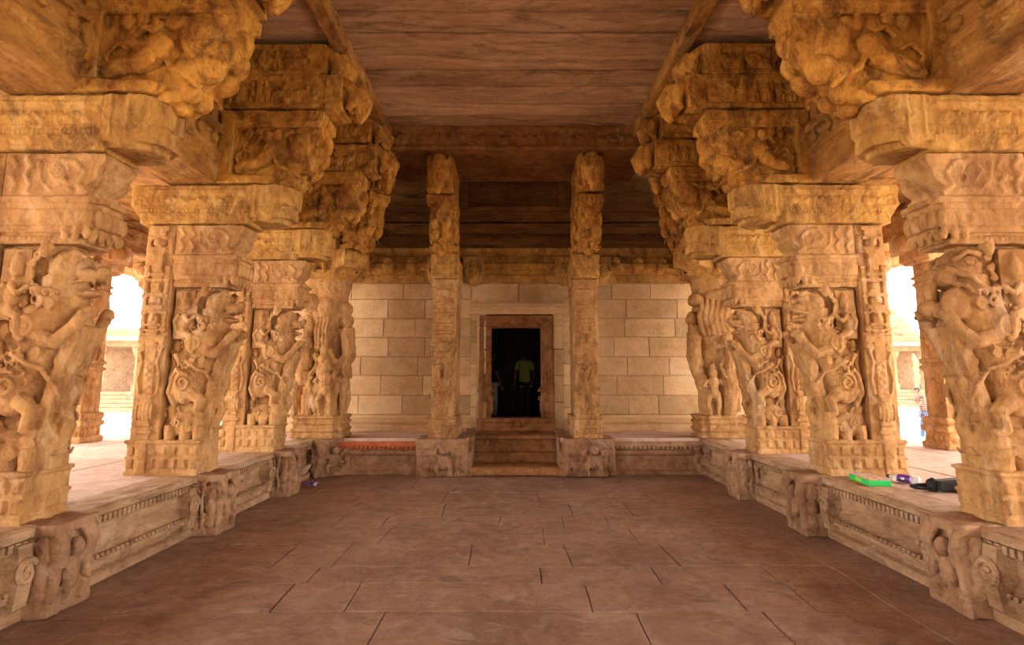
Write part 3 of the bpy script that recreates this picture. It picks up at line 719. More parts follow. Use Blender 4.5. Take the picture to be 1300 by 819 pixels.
st.box(-.80, .88, 10.5, 11.3, 0, .10); st.box(-.80, .88, 11.05, 11.5, 0, .30); st.box(-.80, .88, 11.16, 11.95, 0, .56); st.prism([(11.20,.50),(11.10,.52),(11.10,.585),(11.20,.60),(11.95,.60),(11.95,.5)], -.76, .86, 'x')
struct('threshold_steps', worn(st, 'steps', .016, .012, .006), M_door, None, 'worn stone steps climbing between the two doorway pedestals')

# back wall of dressed blocks
def block_wall(b, x0, x1, z0, zs, y, depth, seed, wmin=.55, wmax=1.15):
    r = random.Random(seed); z = z0
    for h in zs:
        x = x0; 
        while x < x1-.05:
            w = r.uniform(wmin, wmax); x2 = x+w
            if x1-x2 < .3: x2 = x1
            b.box(x+.004, x2-.004, y-r.uniform(0,.012), y+depth, z+.004, z+h-.004); x = x2
        z += h
rows = [.37,.38,.36,.38,.37,.38,.32]
wb = MB()
block_wall(wb, -4.6, -.80, .90, rows, 11.9, .3, 1); block_wall(wb, 1.12, 4.9, .90, rows, 11.9, .3, 2)
block_wall(wb, -.80, 1.12, 3.02, [.44], 11.9, .3, 5)
wb.box(-4.6, -.5, 11.93, 12.3, .3, 4.0); wb.box(.8, 4.9, 11.93, 12.3, .3, 4.0); wb.box(-.81, 1.13, 11.93, 12.3, 2.95, 4.0)
for x0, x1 in ((-4.6,-.78),(1.10,4.9)):
    wb.prism([(12.0,.6),(11.62,.6),(11.62,.67),(11.68,.69),(11.70,.74),(11.66,.77),(11.66,.83),(11.78,.86),(11.80,.90),(12.0,.90)], x0, x1, 'x')
bw = struct('wall_back', bev_mesh(wb, 'wall_back', .012), M_wall)
# broad moulded band and darker upper wall
ub = MB()
def band(z0, z1, y, x0=-4.6, x1=4.9): ub.box(x0, x1, y, 12.2, z0, z1)
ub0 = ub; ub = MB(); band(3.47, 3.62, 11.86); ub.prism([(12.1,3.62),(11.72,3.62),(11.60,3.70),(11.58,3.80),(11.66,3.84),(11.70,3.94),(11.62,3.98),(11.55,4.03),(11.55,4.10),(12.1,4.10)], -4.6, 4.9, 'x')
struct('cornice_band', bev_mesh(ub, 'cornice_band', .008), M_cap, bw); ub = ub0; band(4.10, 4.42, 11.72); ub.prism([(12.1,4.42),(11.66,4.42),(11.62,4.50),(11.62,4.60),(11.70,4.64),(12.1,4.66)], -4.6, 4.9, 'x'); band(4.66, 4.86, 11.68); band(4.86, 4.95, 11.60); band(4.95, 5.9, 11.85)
for i in range(120):
    u = -4.5+i*.078; ub.ell((u, 11.70, 4.37), (.030,.035,.03), n=6, m=4)
for u in (-.95, -.55, 1.0, .6): ub.box(u-.07, u+.07, 11.78, 11.9, 4.95, 5.6)
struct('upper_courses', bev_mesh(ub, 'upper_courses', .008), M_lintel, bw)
cb = MB()
for u in (-3.3,-2.85,-2.4,-1.95,-1.55,1.6,2.0,2.45,2.9,3.35): 
    cb.prism([(11.9,3.60),(11.62,3.62),(11.52,3.70),(11.56,3.78),(11.50,3.86),(11.6,3.92),(11.9,3.92)], u-.09, u+.09, 'x'); cb.ell((u, 11.52, 3.74), (.11,.06,.06)); cb.spiral((u, 11.50, 3.86), .05, 1.3, .016)
for u in (-1.45,-.75,1.03,1.72):
    cb.ell((u, 11.6, 3.62), (.22,.16,.26)); cb.ell((u, 11.42, 3.60), (.10,.06,.10)); cb.spiral((u, 11.42, 3.62), .17, 1.6, .03); cb.box(u-.2, u+.2, 11.5, 11.95, 3.72, 3.92)
struct('bracket_carvings', carve(cb, 'brackets', .014, .01, .005, 1), M_cap, bw)

# doorway
dr = root('door_1', 'carved stone doorway framing the dark shrine entrance', 'doorway', (0,0,0)); del dr['category']; dr['kind'] = 'structure'
o_ = MB()                                           # flanking pilasters built of blocks
for xa, xb in ((-.80,-.66),(.98,1.12)):
    z = .6; r = random.Random(int(xa*10))
    for h in (.45,.42,.40,.42,.40,.43): o_.box(xa+.003, xb-.003, 11.78-r.uniform(0,.03), 12.0, z+.004, z+h-.004); z += h
for xa, xb in ((-.68,-.50),(.80,.98)):
    z = .6
    for h in (.55,.5,.5,.45,.3): o_.box(xa, xb, 11.74-rnd.uniform(0,.02), 12.0, z+.004, z+h-.004); z += h
struct('flanking_blocks', bev_mesh(o_, 'flanking_blocks', .01), M_wall, dr)
f_ = MB()
XA, XB, ZA, ZB = -.40, .56, .85, 2.57
for k, (w, y) in enumerate(((.23,11.70),(.17,11.74),(.10,11.78),(.05,11.83))):
    f_.box(XA-w, XA-(w-.07 if k < 3 else 0), y, 12.05, .80, ZB+w); f_.box(XB+(w-.07 if k < 3 else 0), XB+w, y, 12.05, .80, ZB+w); f_.box(XA-w, XB+w, y, 12.05, ZB+(w-.07 if k < 3 else 0), ZB+w)
f_.box(XA-.2, XA, 11.80, 12.05, .8, ZB+.2); f_.box(XB, XB+.2, 11.80, 12.05, .8, ZB+.2); f_.box(XA-.2, XB+.2, 11.80, 12.05, ZB, ZB+.2)
f_.ell((.08, 11.76, ZB+.10), (.14,.06,.08)); 
for k in (-1,1): f_.ell((.08+k*.18, 11.77, ZB+.10), (.07,.05,.06)); f_.spiral((.08+k*.30, 11.77, ZB+.11), .06, 1.4, .016); figure(f_, (XA-.10 if k < 0 else XB+.10), 11.77, .92, .68, -1); figure(f_, (XA-.03 if k < 0 else XB+.04), 11.80, .92, .45, -1)
struct('door_frame', carve(f_, 'door_frame', .0135, .006, .004, 1), M_door, dr)
s_ = MB(); s_.box(-.66, .82, 11.62, 12.4, .60, .84); s_.box(-.62, .78, 11.58, 12.0, .78, .85); s_.box(-.62,.78,11.60,12.0,.62,.66)
for k in range(3): s_.ell((-.03+.11*k, 11.61, .73), (.045,.03,.035)); 
struct('door_sill', worn(s_, 'door_sill', .014, .006, .004), M_door, dr)
l_ = MB(); l_.box(-.84, 1.16, 11.66, 12.0, 2.82, 3.04); l_.box(-.80, 1.10, 11.60, 12.0, 2.90, 2.97)
struct('door_lintel', bev_mesh(l_, 'door_lintel', .012), M_wall, dr)

fw = MB()  # unseen wall added behind the camera to cut frontal light; its gap readmits some
for xa, xb in ((-7.7, -1.2), (1.2, 7.1)): block_wall(fw, xa, xb, -.3, [.5]*12, -5.3, .4, 8); fw.box(xa, xb, -5.2, -4.95, -.3, 5.7)
block_wall(fw, -1.2, 1.2, 3.2, [.5]*5, -5.3, .4, 9)
struct('wall_added_front', bev_mesh(fw, 'wall_added_front', .012), M_wall)
# dark shrine room behind the doorway
sr = MB(); t_ = .25
sr.box(-4, -.42-.0, 12.05, 12.3, .3, 3.6); sr.box(.58, 4, 12.05, 12.3, .3, 3.6); sr.box(-.5, .7, 12.05, 12.3, 2.6, 3.6)
sr.box(-2.2-t_, -2.2, 12.1, 18.2, .3, 3.6); sr.box(2.4, 2.4+t_, 12.1, 18.2, .3, 3.6); sr.box(-2.4, 2.6, 18, 18.25, .3, 3.6); sr.box(-2.4, 2.6, 12, 18.2, 3.4, 3.7)
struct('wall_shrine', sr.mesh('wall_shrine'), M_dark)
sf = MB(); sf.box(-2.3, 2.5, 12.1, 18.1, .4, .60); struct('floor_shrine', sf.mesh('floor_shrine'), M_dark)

# ceilings
cl = MB(); r = random.Random(12); y = -5.0
while y < 9.15:
    h = r.uniform(.36, .56); cl.box(-2.05, 2.05, y+.018, y+h-.014, 5.60-r.uniform(0,.045), 5.9); y += h
cl.box(-2.05, 2.05, -5.0, 9.7, 5.80, 5.95)
y = 9.2
while y < 12.1: cl.box(-4.6, 4.9, y+.006, y+.58, 5.62, 5.9); y += .6
for s in (-1, 1):
    y = -5.0
    while y < 9.3: h = r.uniform(.5,.8); cl.box(s*2.0, s*4.6, y+.006, y+h-.006, 5.46+r.uniform(0,.02), 5.8); y += h
cm = bev_mesh(cl, 'ceiling', .012); subdiv(cm, .5); warp(cm, .02, 1.7, (.6,1,.5)); struct('ceiling', cm, M_ceiling)
for s, nm in ((-1,'left'), (1,'right')):
    e = MB(); e.box(s*1.93, s*2.10, -5.0, 9.4, 5.40, 5.62)
    for k in range(100): e.ell((s*1.93, 2.3+k*.07, 5.50), (.02,.03,.035), n=6, m=5)
    struct('ceiling_beam_'+nm, carve(e, 'ceiling_beam', .02, .018, .008, 1), M_beam, None, 'long raised edge beam of the ceiling, %s side' % nm)
fz = MB(); fz.box(-2.5, 2.5, 9.22, 9.62, 5.20, 5.60); fz.box(-2.5, 2.5, 9.17, 9.3, 5.50, 5.60); fz.box(-2.5, 2.5, 9.18, 9.3, 5.19, 5.25)
frieze(fz, -1.95, 1.95, 5.26, 5.50, 9.22, -1, 1.1, .03, 77)
fz.box(-2.2, 2.2, 9.62, 10.9, 5.22, 5.35)
struct('ceiling_beam_back', carve(fz, 'frieze_beam', .016, .01, .006, 1), M_frieze, None, 'carved frieze beam crossing in front of the shrine bay')

# long beams carried by the pillar rows
def row_beam(x_in, s, ya, yb, label):
    b = MB(); F = lambda o: x_in+s*o          # o > 0 : towards the hall
    b.box(F(-.58), F(0), ya+.01, yb-.01, 3.74, 4.10); b.box(F(-.58), F(.035), ya+.01, yb-.01, 4.04, 4.12); b.box(F(-.58), F(-.03), ya+.01, yb-.01, 4.1, 4.34)
    b.box(F(-.58), F(.04), ya+.01, yb-.01, 4.30, 4.40); b.box(F(-.58), F(-.05), ya+.01, yb-.01, 4.38, 4.56)
    b.box(F(-.58), F(.0), ya+.01, yb-.01, 4.56, 4.80); b.box(F(-.58), F(-.06), ya+.01, yb-.01, 4.8, 5.1); b.box(F(-.58), F(.05), ya+.01, yb-.01, 5.08, 5.44)
    n = int((yb-ya)/.075)
    for i in range(n): b.ell((F(.0), ya+(i+.5)*(yb-ya)/n, 3.99), (.025,.025,.025), n=6, m=4)
    n = int((yb-ya)/.3)
    for i in range(n):
        yy = ya+(i+.5)*(yb-ya)/n; b.box(F(-.08), F(.04), yy-.06, yy+.06, 4.42, 4.56); b.box(F(-.08), F(.05), yy-.09, yy+.05, 4.82, 5.06); b.ell((F(.0), yy+.1, 4.22), (.035,.07,.06), n=8, m=6)
    me = carve(b, 'row_beam', .013, .010, .006, 1)
    o = link('row_beam', me, M_beam); o['kind'] = 'structure'; o['label'] = label; return o
for s, x_in, nm, ys in ((1, -3.27, 'left', [-5.0, 4.55, 6.72, 8.75, 10.3]), (-1, 3.31, 'right', [-5.0, 4.55, 6.70, 8.55, 10.3])):
    for i in range(4): row_beam(x_in, s, ys[i], ys[i+1], 'long stone beam over the %s pillar row, span %s' % (nm, ('nearest', 'second', 'third', 'at the back')[i]))

# aisle roofs, outer beams and eaves
for s, x0, x1, xo, nm in ((-1, -3.86, -7.45, -6.95, 'left'), (1, 3.90, 6.86, 6.36, 'right')):
    b = MB(); r = random.Random(9+s); y = -5.0
    while y < 13.8:
        h = r.uniform(.45,.8); b.box(x0, x1, y+.006, y+h-.006, 4.28+r.uniform(0,.03), 4.6); y += h
    struct('ceiling_aisle_'+nm, bev_mesh(b, 'aisle_roof', .012), M_beam)
    b = MB(); b.box(xo-.26, xo+.26, -5.0, 13.8, 3.78, 4.30); b.box(xo-.29, xo+.29, -5.0, 13.8, 4.12, 4.20); b.box(xo-.28, xo+.28, -5.0, 13.8, 3.78, 3.85)
    struct('outer_beam_'+nm, carve(b, 'outer_beam', .03, .02, .01, 1), M_beam)
    b = MB()
    for k in range(3):
        xa = xo+s*(.30+.30*k); za = 4.22-.16*k
        b.prism([(xa,za),(xa+s*.42,za-.12),(xa+s*.44,za-.02),(xa,za+.10)], -5.0, 13.8)
    b.box(xo+s*.26, xo+s*.6, -5.0, 13.8, 4.1, 4.4)
    struct('eave_'+nm, b.mesh('eave'), M_beam)

# outer pillars
def outer_meshes():
    a = MB(); a.box(-.25,.25,-.25,.25,.58,1.05)
    for z, e in ((.64,.03),(.76,.0),(.88,.035),(1.0,.02)): a.box(-.25-e,.25+e,-.25-e,.25+e,z-.035,z+.035)
    for k in range(4):
        for s in (-1,1): a.ell((-.17+.11*k, s*.26, .76),(.05,.03,.06),n=8,m=6); a.ell((s*.26,-.17+.11*k,.76),(.03,.05,.06),n=8,m=6)
    base = carve(a, 'base', .016, .012, .006, 1)
    b = MB(); b.box(-.21,.21,-.21,.21,1.0,3.3)
    for z in (1.75,1.85,2.5,2.58,3.0,3.1): b.box(-.24,.24,-.24,.24,z-.025,z+.025)
    for s in (-1,1):
        b.box(-.10,.10,s*.19,s*.235,1.1,1.7); b.spiral((0,s*.235,1.45),.09,1.6,.02); b.ell((0,s*.21,1.25),(.1,.05,.1)); figure(b,0,s*.215,1.9,.5,s)
        b.ell((s*.21,0,1.3),(.05,.1,.14)); b.spiral((s*.235,0,1.5),.09,1.6,.02,'yz'); figure(b,s*.215,0,1.9,.5,s,'yz'); b.ell((0,s*.2,2.8),(.1,.05,.14)); b.ell((s*.2,0,2.8),(.05,.1,.14))
    shaft = carve(b, 'shaft', .015, .012, .006, 1)
    c = MB(); c.box(-.30,.30,-.30,.30,3.3,3.42); c.box(-.34,.34,-.34,.34,3.36,3.50); c.box(-.30,.30,-.6,.6,3.5,3.78); c.box(-.45,.45,-.28,.28,3.5,3.78)
    for s in (-1,1): c.ell((0,s*.6,3.62),(.27,.12,.14)); c.ell((s*.45,0,3.62),(.12,.25,.14))
    cap = carve(c, 'capital', .018, .012, .006, 1)
    return base, shaft, cap
OB, OS, OC = outer_meshes()
for x, y, lab in ((-6.95, 9.88, 'square outer pillar at the sunny edge seen beyond the left edge pillar'), (-6.95, 12.0, 'square outer pillar at the sunny edge, glimpsed deep behind the second left pillar'), (-6.95, 14.0, 'last square outer pillar of the left aisle, beyond the back wall'),
                  (6.36, 8.95, 'square outer pillar standing behind the black bag'), (6.36, 11.0, 'square outer pillar glimpsed behind the pillar by the green box'), (6.36, 13.1, 'last square outer pillar of the right aisle, behind the fluted corner pillar')):
    t = root('square_aisle_pillar', lab, 'pillar', (x, y, 0), 0, 'square pillars along the open aisles')
    link('base', OB, M_pillar, t); link('shaft', OS, M_pillar, t); link('capital', OC, M_pillar, t)

# ------------------------------------------------------------------ people
def skin(name, joints, edges, mat, parent, rootj, sub=2):
    names = list(joints); idx = {n: i for i, n in enumerate(names)}
    me = D.meshes.new(name); me.from_pydata([joints[n][0] for n in names], [(idx[a], idx[b]) for a, b in edges], [])
    o = D.objects.new(name, me); C.objects.link(o)
    m = o.modifiers.new('k', 'SKIN'); m.use_smooth_shade = True
    sv = me.skin_vertices[0].data
    for n, i in idx.items():
        r = joints[n][1]; sv[i].radius = r if hasattr(r, '__len__') else (r, r); sv[i].use_root = (n == rootj)
    m = o.modifiers.new('b', 'SUBSURF'); m.levels = sub; m.render_levels = sub
    dg = bpy.context.evaluated_depsgraph_get(); dg.update()
    res = D.meshes.new_from_object(o.evaluated_get(dg), depsgraph=dg); res.name = name
    D.objects.remove(o); smooth(res); res.materials.clear()
    return link(name, res, mat, parent)
M_skin = plain('brown skin', (.20,.095,.055), .55); M_hair = plain('black hair', (.012,.010,.010), .5)
def person(label, loc, rz, h, shirt, trousers, arms, lean=0.0, stride=.0, cap=False):
    """faces +y before turning; h = height"""
    t = root('person', label, 'person', loc, rz); k = h/1.7
    def J(x, y, z, r): return ((x*k, (y+lean*max(0, z-.9))*k, z*k), (r[0]*k, r[1]*k) if hasattr(r, '__len__') else r*k)
    j = {'pel': J(0,0,.93,(.14,.10)), 'waist': J(0,0,1.08,(.125,.09)), 'chest': J(0,0,1.28,(.15,.10)), 'neckb': J(0,0,1.43,(.07,.06)), 'neck': J(0,.01,1.49,.048), 'headb': J(0,.02,1.56,(.066,.078)), 'head': J(0,.02,1.63,(.068,.08)), 'top': J(0,.015,1.675,(.045,.055))}
    e = [('pel','waist'),('waist','chest'),('chest','neckb'),('neckb','neck'),('neck','headb'),('headb','head'),('head','top')]
    for s, q in ((-1,'l'), (1,'r')):
        st = stride*s
        j['hip'+q] = J(s*.09,0,.86,.085); j['knee'+q] = J(s*.10,st*.5+.02,.48,.058); j['ank'+q] = J(s*.10,st-.02,.09,.037); j['toe'+q] = J(s*.12,st+.12,.035,(.035,.028))
        j['sho'+q] = J(s*.17,0,1.40,.055); el, ha = arms[0 if s < 0 else 1]
        j['elb'+q] = J(*el,.042); j['wri'+q] = J(*ha,.026)
        ev = Vector(el); hv = Vector(ha); d = (hv-ev).normalized(); w = d.orthogonal().normalized()
        pm = hv+d*.06; j['palm'+q] = J(*pm,(.030,.016))
        e += [('pel','hip'+q),('hip'+q,'knee'+q),('knee'+q,'ank'+q),('ank'+q,'toe'+q),('neckb','sho'+q),('sho'+q,'elb'+q),('elb'+q,'wri'+q),('wri'+q,'palm'+q)]
        for n in range(4):
            o_ = w*(.024*(n-1.5)*.8); L = (.065,.078,.074,.055)[n]
            a = pm+d*.035+o_; c = a+d*L*.6+Vector((0,.006,-.004)); f = c+d*L*.45+Vector((0,.012,-.012))
            j['f%d%s' % (n,q)] = J(*a,.0085); j['g%d%s' % (n,q)] = J(*c,.008); j['h%d%s' % (n,q)] = J(*f,.007)
            e += [('palm'+q,'f%d%s' % (n,q)),('f%d%s' % (n,q),'g%d%s' % (n,q)),('g%d%s' % (n,q),'h%d%s' % (n,q))]
        a = hv+d*.03+w*.032*(1 if s > 0 else -1); c = a+d*.04+w*.014*(1 if s > 0 else -1)
        j['t'+q] = J(*a,.010); j['u'+q] = J(*c,.009); e += [('wri'+q,'t'+q),('t'+q,'u'+q)]
    b = skin('body', j, e, M_skin, t, 'pel')
    # face and hair
    hy = (.02+lean*.72)*k
    def feat(name, c, r, mat):
        q = MB(); q.ell(c, r, n=8, m=6); me = q.mesh(name); smooth(me); link(name, me, mat, b)
    feat('nose', (0, hy+.098*k, 1.60*k), (.014*k,.020*k,.024*k), M_skin); feat('mouth', (0, hy+.085*k, 1.555*k), (.026*k,.012*k,.009*k), M_skin)
    for s in (-1,1):
        feat('ear', (s*.078*k, hy, 1.60*k), (.010*k,.022*k,.032*k), M_skin); feat('eye', (s*.030*k, hy+.076*k, 1.622*k), (.014*k,.010*k,.008*k), M_hair)
    hr = MB(); hr.ell((0, hy-.014*k, 1.648*k), (.082*k,.095*k,.072*k), n=16, m=10); hr.ell((0, hy-.045*k, 1.60*k), (.072*k,.058*k,.07*k)); hm = hr.mesh('hair'); smooth(hm); link('hair', hm, M_hair, t)
    # clothes
    g = 1.14; js = {}
    for n in ('pel','waist','chest','neckb'): p, r = j[n]; js[n] = (p, tuple(a*g+.006*k for a in r))
    js['hem'] = J(0,0,.84,(.165,.125)); js['neckb'] = (j['neckb'][0], (.085*k,.075*k)); es = [('hem','pel'),('pel','waist'),('waist','chest'),('chest','neckb')]
    for s, q in ((-1,'l'),(1,'r')):
        p, r = j['sho'+q]; js['sho'+q] = (p, (.075*k,.075*k)); p2 = j['elb'+q][0]; js['slv'+q] = (tuple(p[i]+(p2[i]-p[i])*.72 for i in range(3)), (.062*k,.062*k)); es += [('neckb','sho'+q),('sho'+q,'slv'+q)]
    sh = skin('shirt', js, es, shirt, t, 'pel')
    jt = {'pel': J(0,0,.92,(.155,.115))}; et = []
    for s, q in ((-1,'l'),(1,'r')):
        for n, r in (('hip',.105),('knee',.078),('ank',.062)): jt[n+q] = (j[n+q][0], (r*k, r*k))
        et += [('pel','hip'+q),('hip'+q,'knee'+q),('knee'+q,'ank'+q)]
    skin('trousers', jt, et, trousers, t, 'pel')
    for s, q in ((-1,'l'),(1,'r')):
        m = MB(); p = j['toe'+q][0]; a = j['ank'+q][0]
        m.tube([(a[0],a[1]-.03*k,.045*k),((a[0]+p[0])/2,(a[1]+p[1])/2,.045*k),(p[0],p[1]+.02*k,.035*k)], [.045*k,.046*k,.034*k], 10); mm = m.mesh('shoe'); smooth(mm); link('shoe', mm, M_hair, t)
    return t
M_lime = plain('yellow green cotton', (.34,.38,.065), .9); M_darkcloth = plain('dark trousers', (.02,.02,.025), .9); M_pale = plain('pale striped cloth', (.55,.52,.52), .9); M_jeans = plain('blue denim', (.05,.09,.20), .9)
def plaid():
    m, nt = nodes('red and white plaid'); g = N(nt, 'ShaderNodeTexCoord')
    def wv(d):
        w = N(nt, 'ShaderNodeTexWave', bands_direction=d); w.inputs['Scale'].default_value = 5; nt.links.new(g.outputs['Object'], w.inputs['Vector']); return ramp(nt, w.outputs[0], [(.40,(.42,.38,.36)),(.6,(.26,.07,.06))])
    c = mix(nt, wv('X'), wv('Z'), 1.0, 'MULTIPLY')
    b = N(nt, 'ShaderNodeBsdfPrincipled'); b.inputs['Roughness'].default_value = .9; nt.links.new(c, b.inputs['Base Color']); o = N(nt, 'ShaderNodeOutputMaterial'); nt.links.new(b.outputs[0], o.inputs[0]); return m
M_plaid = plaid()
person('person in a yellow-green T-shirt and dark trousers, back turned, inside the dark doorway', (.32, 15.3, .60), .25, 1.66, M_lime, M_darkcloth, (((-.25,-.02,1.14),(-.24,.10,.90)), ((.24,-.01,1.13),(.23,.12,.90))), .05, .04)
person('person in a dark top and pale trousers half hidden by the doorway edge', (-.50, 15.0, .60), -.9, 1.62, M_darkcloth, M_pale, (((-.24,-.02,1.14),(-.22,.10,.90)), ((.24,-.01,1.13),(.22,.12,.90))), .0, .05)
person('person in a plaid shirt and blue jeans walking on the sunny ground outside', (12.62, 18.9, -.30), 1.25, 1.62, M_plaid, M_jeans, (((-.24,.10,1.16),(-.14,.34,1.18)), ((.24,.10,1.16),(.14,.34,1.18))), .22, .12)

# ------------------------------------------------------------------ small things
def carton():
    t = root('carton', 'bright green flat carton with a printed lid on the platform edge', 'box', (3.46, 6.08, .60), -.12)
    b = MB(); b.box(-.10,.10,-.215,.215,0,.052)
    link('box', bev_mesh(b,'box',.004), plain('bright green card', (.02,.72,.16), .45), t)
    l = MB(); l.box(-.092,.092,-.207,.207,.050,.056); lm = bev_mesh(l,'lid',.002)
    m, nt = nodes('printed lid'); g = N(nt,'ShaderNodeTexCoord'); n = noise(nt, g.outputs['Object'], 9, 3)
    c = ramp(nt, n, [(.35,(.75,.35,.08)),(.45,(.8,.6,.2)),(.52,(.35,.12,.45)),(.6,(.75,.55,.45)),(.7,(.15,.5,.2))])
    p = N(nt,'ShaderNodeBsdfPrincipled'); p.inputs['Roughness'].default_value=.4; nt.links.new(c,p.inputs['Base Color']); o = N(nt,'ShaderNodeOutputMaterial'); nt.links.new(p.outputs[0],o.inputs[0])
    link('lid', lm, m, t)
    s = MB(); s.box(-.101,-.099,-.06,.07,.012,.042); link('side_label', s.mesh('side_label'), plain('yellow green print', (.5,.75,.05), .4), t)
carton()
def bottle():
    t = root('drink_bottle', 'clear plastic bottle with a purple label lying on its side behind the green carton', 'bottle', (3.80, 6.08, .638), math.radians(-66))
    def lx(prof, name, mat):     # lathe along x
        b = MB(); b.lathe((0,0,0), prof, 20); b.v = [(v[2], v[1], -v[0]) for v in b.v]; me = b.mesh(name); smooth(me); return link(name, me, mat, t)
    m, nt = nodes('clear plastic'); p = N(nt,'ShaderNodeBsdfPrincipled'); p.inputs['Roughness'].default_value=.15; p.inputs['Base Color'].default_value=(.92,.92,.95,1); p.inputs['Transmission Weight'].default_value=.5; p.inputs['IOR'].default_value=1.3; o = N(nt,'ShaderNodeOutputMaterial'); nt.links.new(p.outputs[0],o.inputs[0])
    lx([(.010,-.15),(.013,-.148),(.014,-.125),(.030,-.085),(.037,-.065),(.037,.11),(.035,.135),(.020,.145)], 'bottle_body', m)
    lx([(.0375,-.055),(.0385,-.052),(.0385,.068),(.0375,.07)], 'label_band', plain('purple print', (.17,.03,.36), .35))
    lx([(.015,-.175),(.017,-.172),(.017,-.150),(.015,-.148)], 'bottle_cap', plain('dark purple cap', (.06,.02,.12), .4))
    b = MB(); b.box(-.012,.022,-.0395,-.0385,-.008,.014); link('white_patch', b.mesh('white_patch'), plain('white print', (.85,.85,.9), .4), t)
bottle()
def bag():
    t = root('shoulder_bag', 'black fabric bag with a loose handle lying flat on the platform', 'bag', (3.92, 5.62, .60), -.15)
    b = MB(); b.ell((.04,0,.055),(.20,.13,.06),n=20,m=12); b.box(-.13,.20,-.10,.10,.012,.095); b.tube([(-.13,.0,.05),(-.19,.02,.045)],[.075,.045],10)
    me = carve(b,'bag',.010,.006,.002,6); link('bag_body', me, plain('black fabric', (.012,.012,.014), .75), t)
    s = MB(); s.tube([(-.17,.02,.045),(-.25,.05,.04),(-.31,.04,.03),(-.29,-.0,.02),(-.22,-.02,.02),(-.15,-.02,.03)],[.022,.016,.014,.012,.012,.014],8); me = s.mesh('handle'); smooth(me); link('handle', me, D.materials['black fabric'], t)
    z = MB(); z.tube([(-.14,-.05,.10),(0,-.06,.112),(.16,-.05,.105)],.005,6); link('zip', z.mesh('zip'), plain('grey zip', (.2,.2,.22), .4), t)
bag()
def wrapper():
    b = MB(); n = 14
    for i in range(n+1):
        for j in range(n+1):
            u, v = (i/n-.5), (j/n-.5); q = mnoise.noise(Vector((u*5, v*5, 3.3)))
            b.v.append((u*.19+.015*mnoise.noise(Vector((u*9,v*9,1))), v*.13, .035+.045*q+.03*(1-4*v*v)))
    for i in range(n):
        for j in range(n): a = i*(n+1)+j; b.f.append((a, a+n+1, a+n+2, a+1))
    me = b.mesh('wrapper'); zmin = min(v.co.z for v in me.vertices)
    for v in me.vertices: v.co.z -= zmin
    o = link('snack_wrapper', me, None); m, nt = nodes('purple foil'); p = N(nt,'ShaderNodeBsdfPrincipled'); p.inputs['Roughness'].default_value=.25; p.inputs['Metallic'].default_value=.3
    g = N(nt,'ShaderNodeTexCoord'); c = ramp(nt, noise(nt, g.outputs['Object'], 14, 2), [(.45,(.09,.02,.2)),(.55,(.5,.38,.6))]); nt.links.new(c,p.inputs['Base Color']); q = N(nt,'ShaderNodeOutputMaterial'); nt.links.new(p.outputs[0],q.inputs[0]); me.materials.append(m)
    o.location = (-3.0, 9.42, .0); o.rotation_euler = (0,0,.6); o.modifiers.new('t','SOLIDIFY').thickness = .002
    tag(o, 'crumpled purple foil wrapper on the floor at the foot of the platform', 'wrapper')
wrapper()

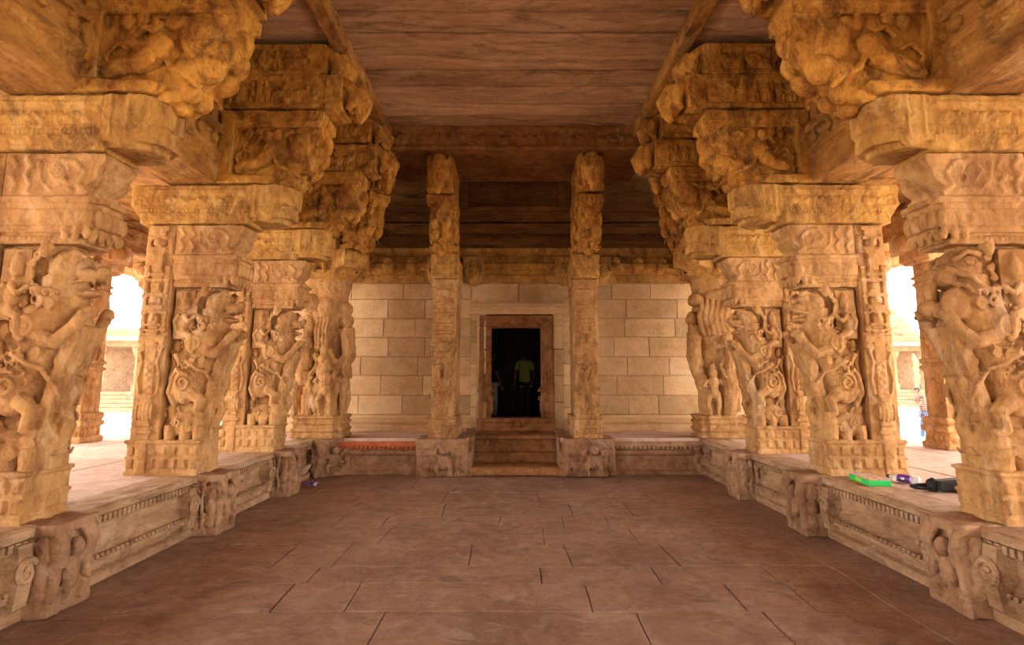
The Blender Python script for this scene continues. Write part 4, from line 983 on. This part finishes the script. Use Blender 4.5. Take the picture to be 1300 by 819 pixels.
# ------------------------------------------------------------------ outside
g = MB(); g.box(-120,-3.0,-40,150,-.8,-.3); g.box(3.0,120,-40,150,-.8,-.3); g.box(-3.0,3.0,18.5,150,-.8,-.3); g.box(-3.0,3.0,-40,-4.9,-.8,-.3)
struct('ground', g.mesh('ground'), M_ground)
def far_temple(label, x, y, w, d, bays, heap, rz=0):
    t = root('temple_building', label, 'building', (x, y, -.3), rz)
    b = MB()
    for k, e in enumerate((1.2,.9,.6,.3,0)): b.box(-w/2-e, w/2+e, -e, d, k*.22, (k+1)*.22)
    link('plinth', bev_mesh(b,'plinth',.03), M_far, t)
    a = MB(); a.box(-w/2+.3, w/2-.3, d*.6, d, 1.1, 4.4); link('wall', a.mesh('wall'), M_far, t)
    c = MB()
    c.lathe((0,0,1.1), [(.30,0),(.30,.4),(.2,.45),(.2,1.1),(.28,1.2),(.2,1.3),(.2,2.0),(.30,2.2),(.42,2.5),(.42,2.7)], 8); cm = c.mesh('column')
    for i in range(bays+1):
        o = link('column', cm, M_far, t); o.location = (-w/2+.4+(w-.8)*i/bays, .5, 0)
    r = MB(); r.box(-w/2-.1,w/2+.1,-.1,d,3.75,4.15); r.prism([(-.9,4.05),(-.1,4.35),(d,4.35),(d,4.15),(-.1,4.12)], -w/2-.5, w/2+.5, 'x'); r.box(-w/2,w/2,.1,d,4.3,4.8)
    link('roof', r.mesh('roof'), M_far, t)
    if heap:
        q = MB(); rr = random.Random(3)
        for k in range(7):
            e = w*.30*(1-k/8); q.box(-e, e, d*.2+k*.2, d-k*.15, 4.7+k*.55, 5.25+k*.55)
            for i in range(6): q.ell((-e+2*e*(i+.5)/6, d*.2+k*.2, 5.0+k*.55), (e/8,.15,.2), n=8, m=6)
        link('brick_tower', worn(q,'brick_tower',.12,.1,.05), M_far, t)
far_temple('pale stone temple hall with a ruined brick tower, across the ground on the right', 26.5, 42, 9, 8, 4, True)
far_temple('pale stone temple hall with stepped plinth, across the ground on the left', -23.5, 36, 8, 8, 3, False)
w_ = MB(); w_.box(-60, -27.5, 60, 60.8, -.3, 4.2); w_.box(32, 70, 60, 60.8, -.3, 4.0)
for i in range(40): w_.box(-60+i*.8, -59.6+i*.8, 60, 60.8, 4.2, 4.6)
struct('wall_compound', w_.mesh('wall_compound'), M_far)

# ------------------------------------------------------------------ light and camera
w = D.worlds.new('sky'); scene.world = w; w.use_nodes = True; bg = w.node_tree.nodes['Background']
bg.inputs['Color'].default_value = (1.0, .92, .80, 1); bg.inputs['Strength'].default_value = 7.5
sun = D.lights.new('sun', 'SUN'); sun.energy = 8; sun.angle = math.radians(.6); sun.color = (1, .93, .82)
so = D.objects.new('sun', sun); C.objects.link(so); so.rotation_euler = (math.radians(-22), math.radians(12), 0)

cam = D.cameras.new('camera'); co = D.objects.new('camera', cam); C.objects.link(co); scene.camera = co
F = 770.0; cam.sensor_width = 36; cam.sensor_fit = 'HORIZONTAL'; cam.lens = F/1300*36
cam.shift_y = -(409.5-365)/1300
co.location = (0, 0, 1.6); co.rotation_euler = (PI/2+math.atan((480-365)/F), 0, 0); cam.clip_start = .05; cam.clip_end = 500
vs = scene.view_settings; vs.view_transform = 'Standard'; vs.look = 'None'; vs.exposure = 0.32; vs.gamma = 1; vs.use_curve_mapping = False
scene.cycles.max_bounces = 10; scene.cycles.diffuse_bounces = 3; scene.cycles.use_denoising = True
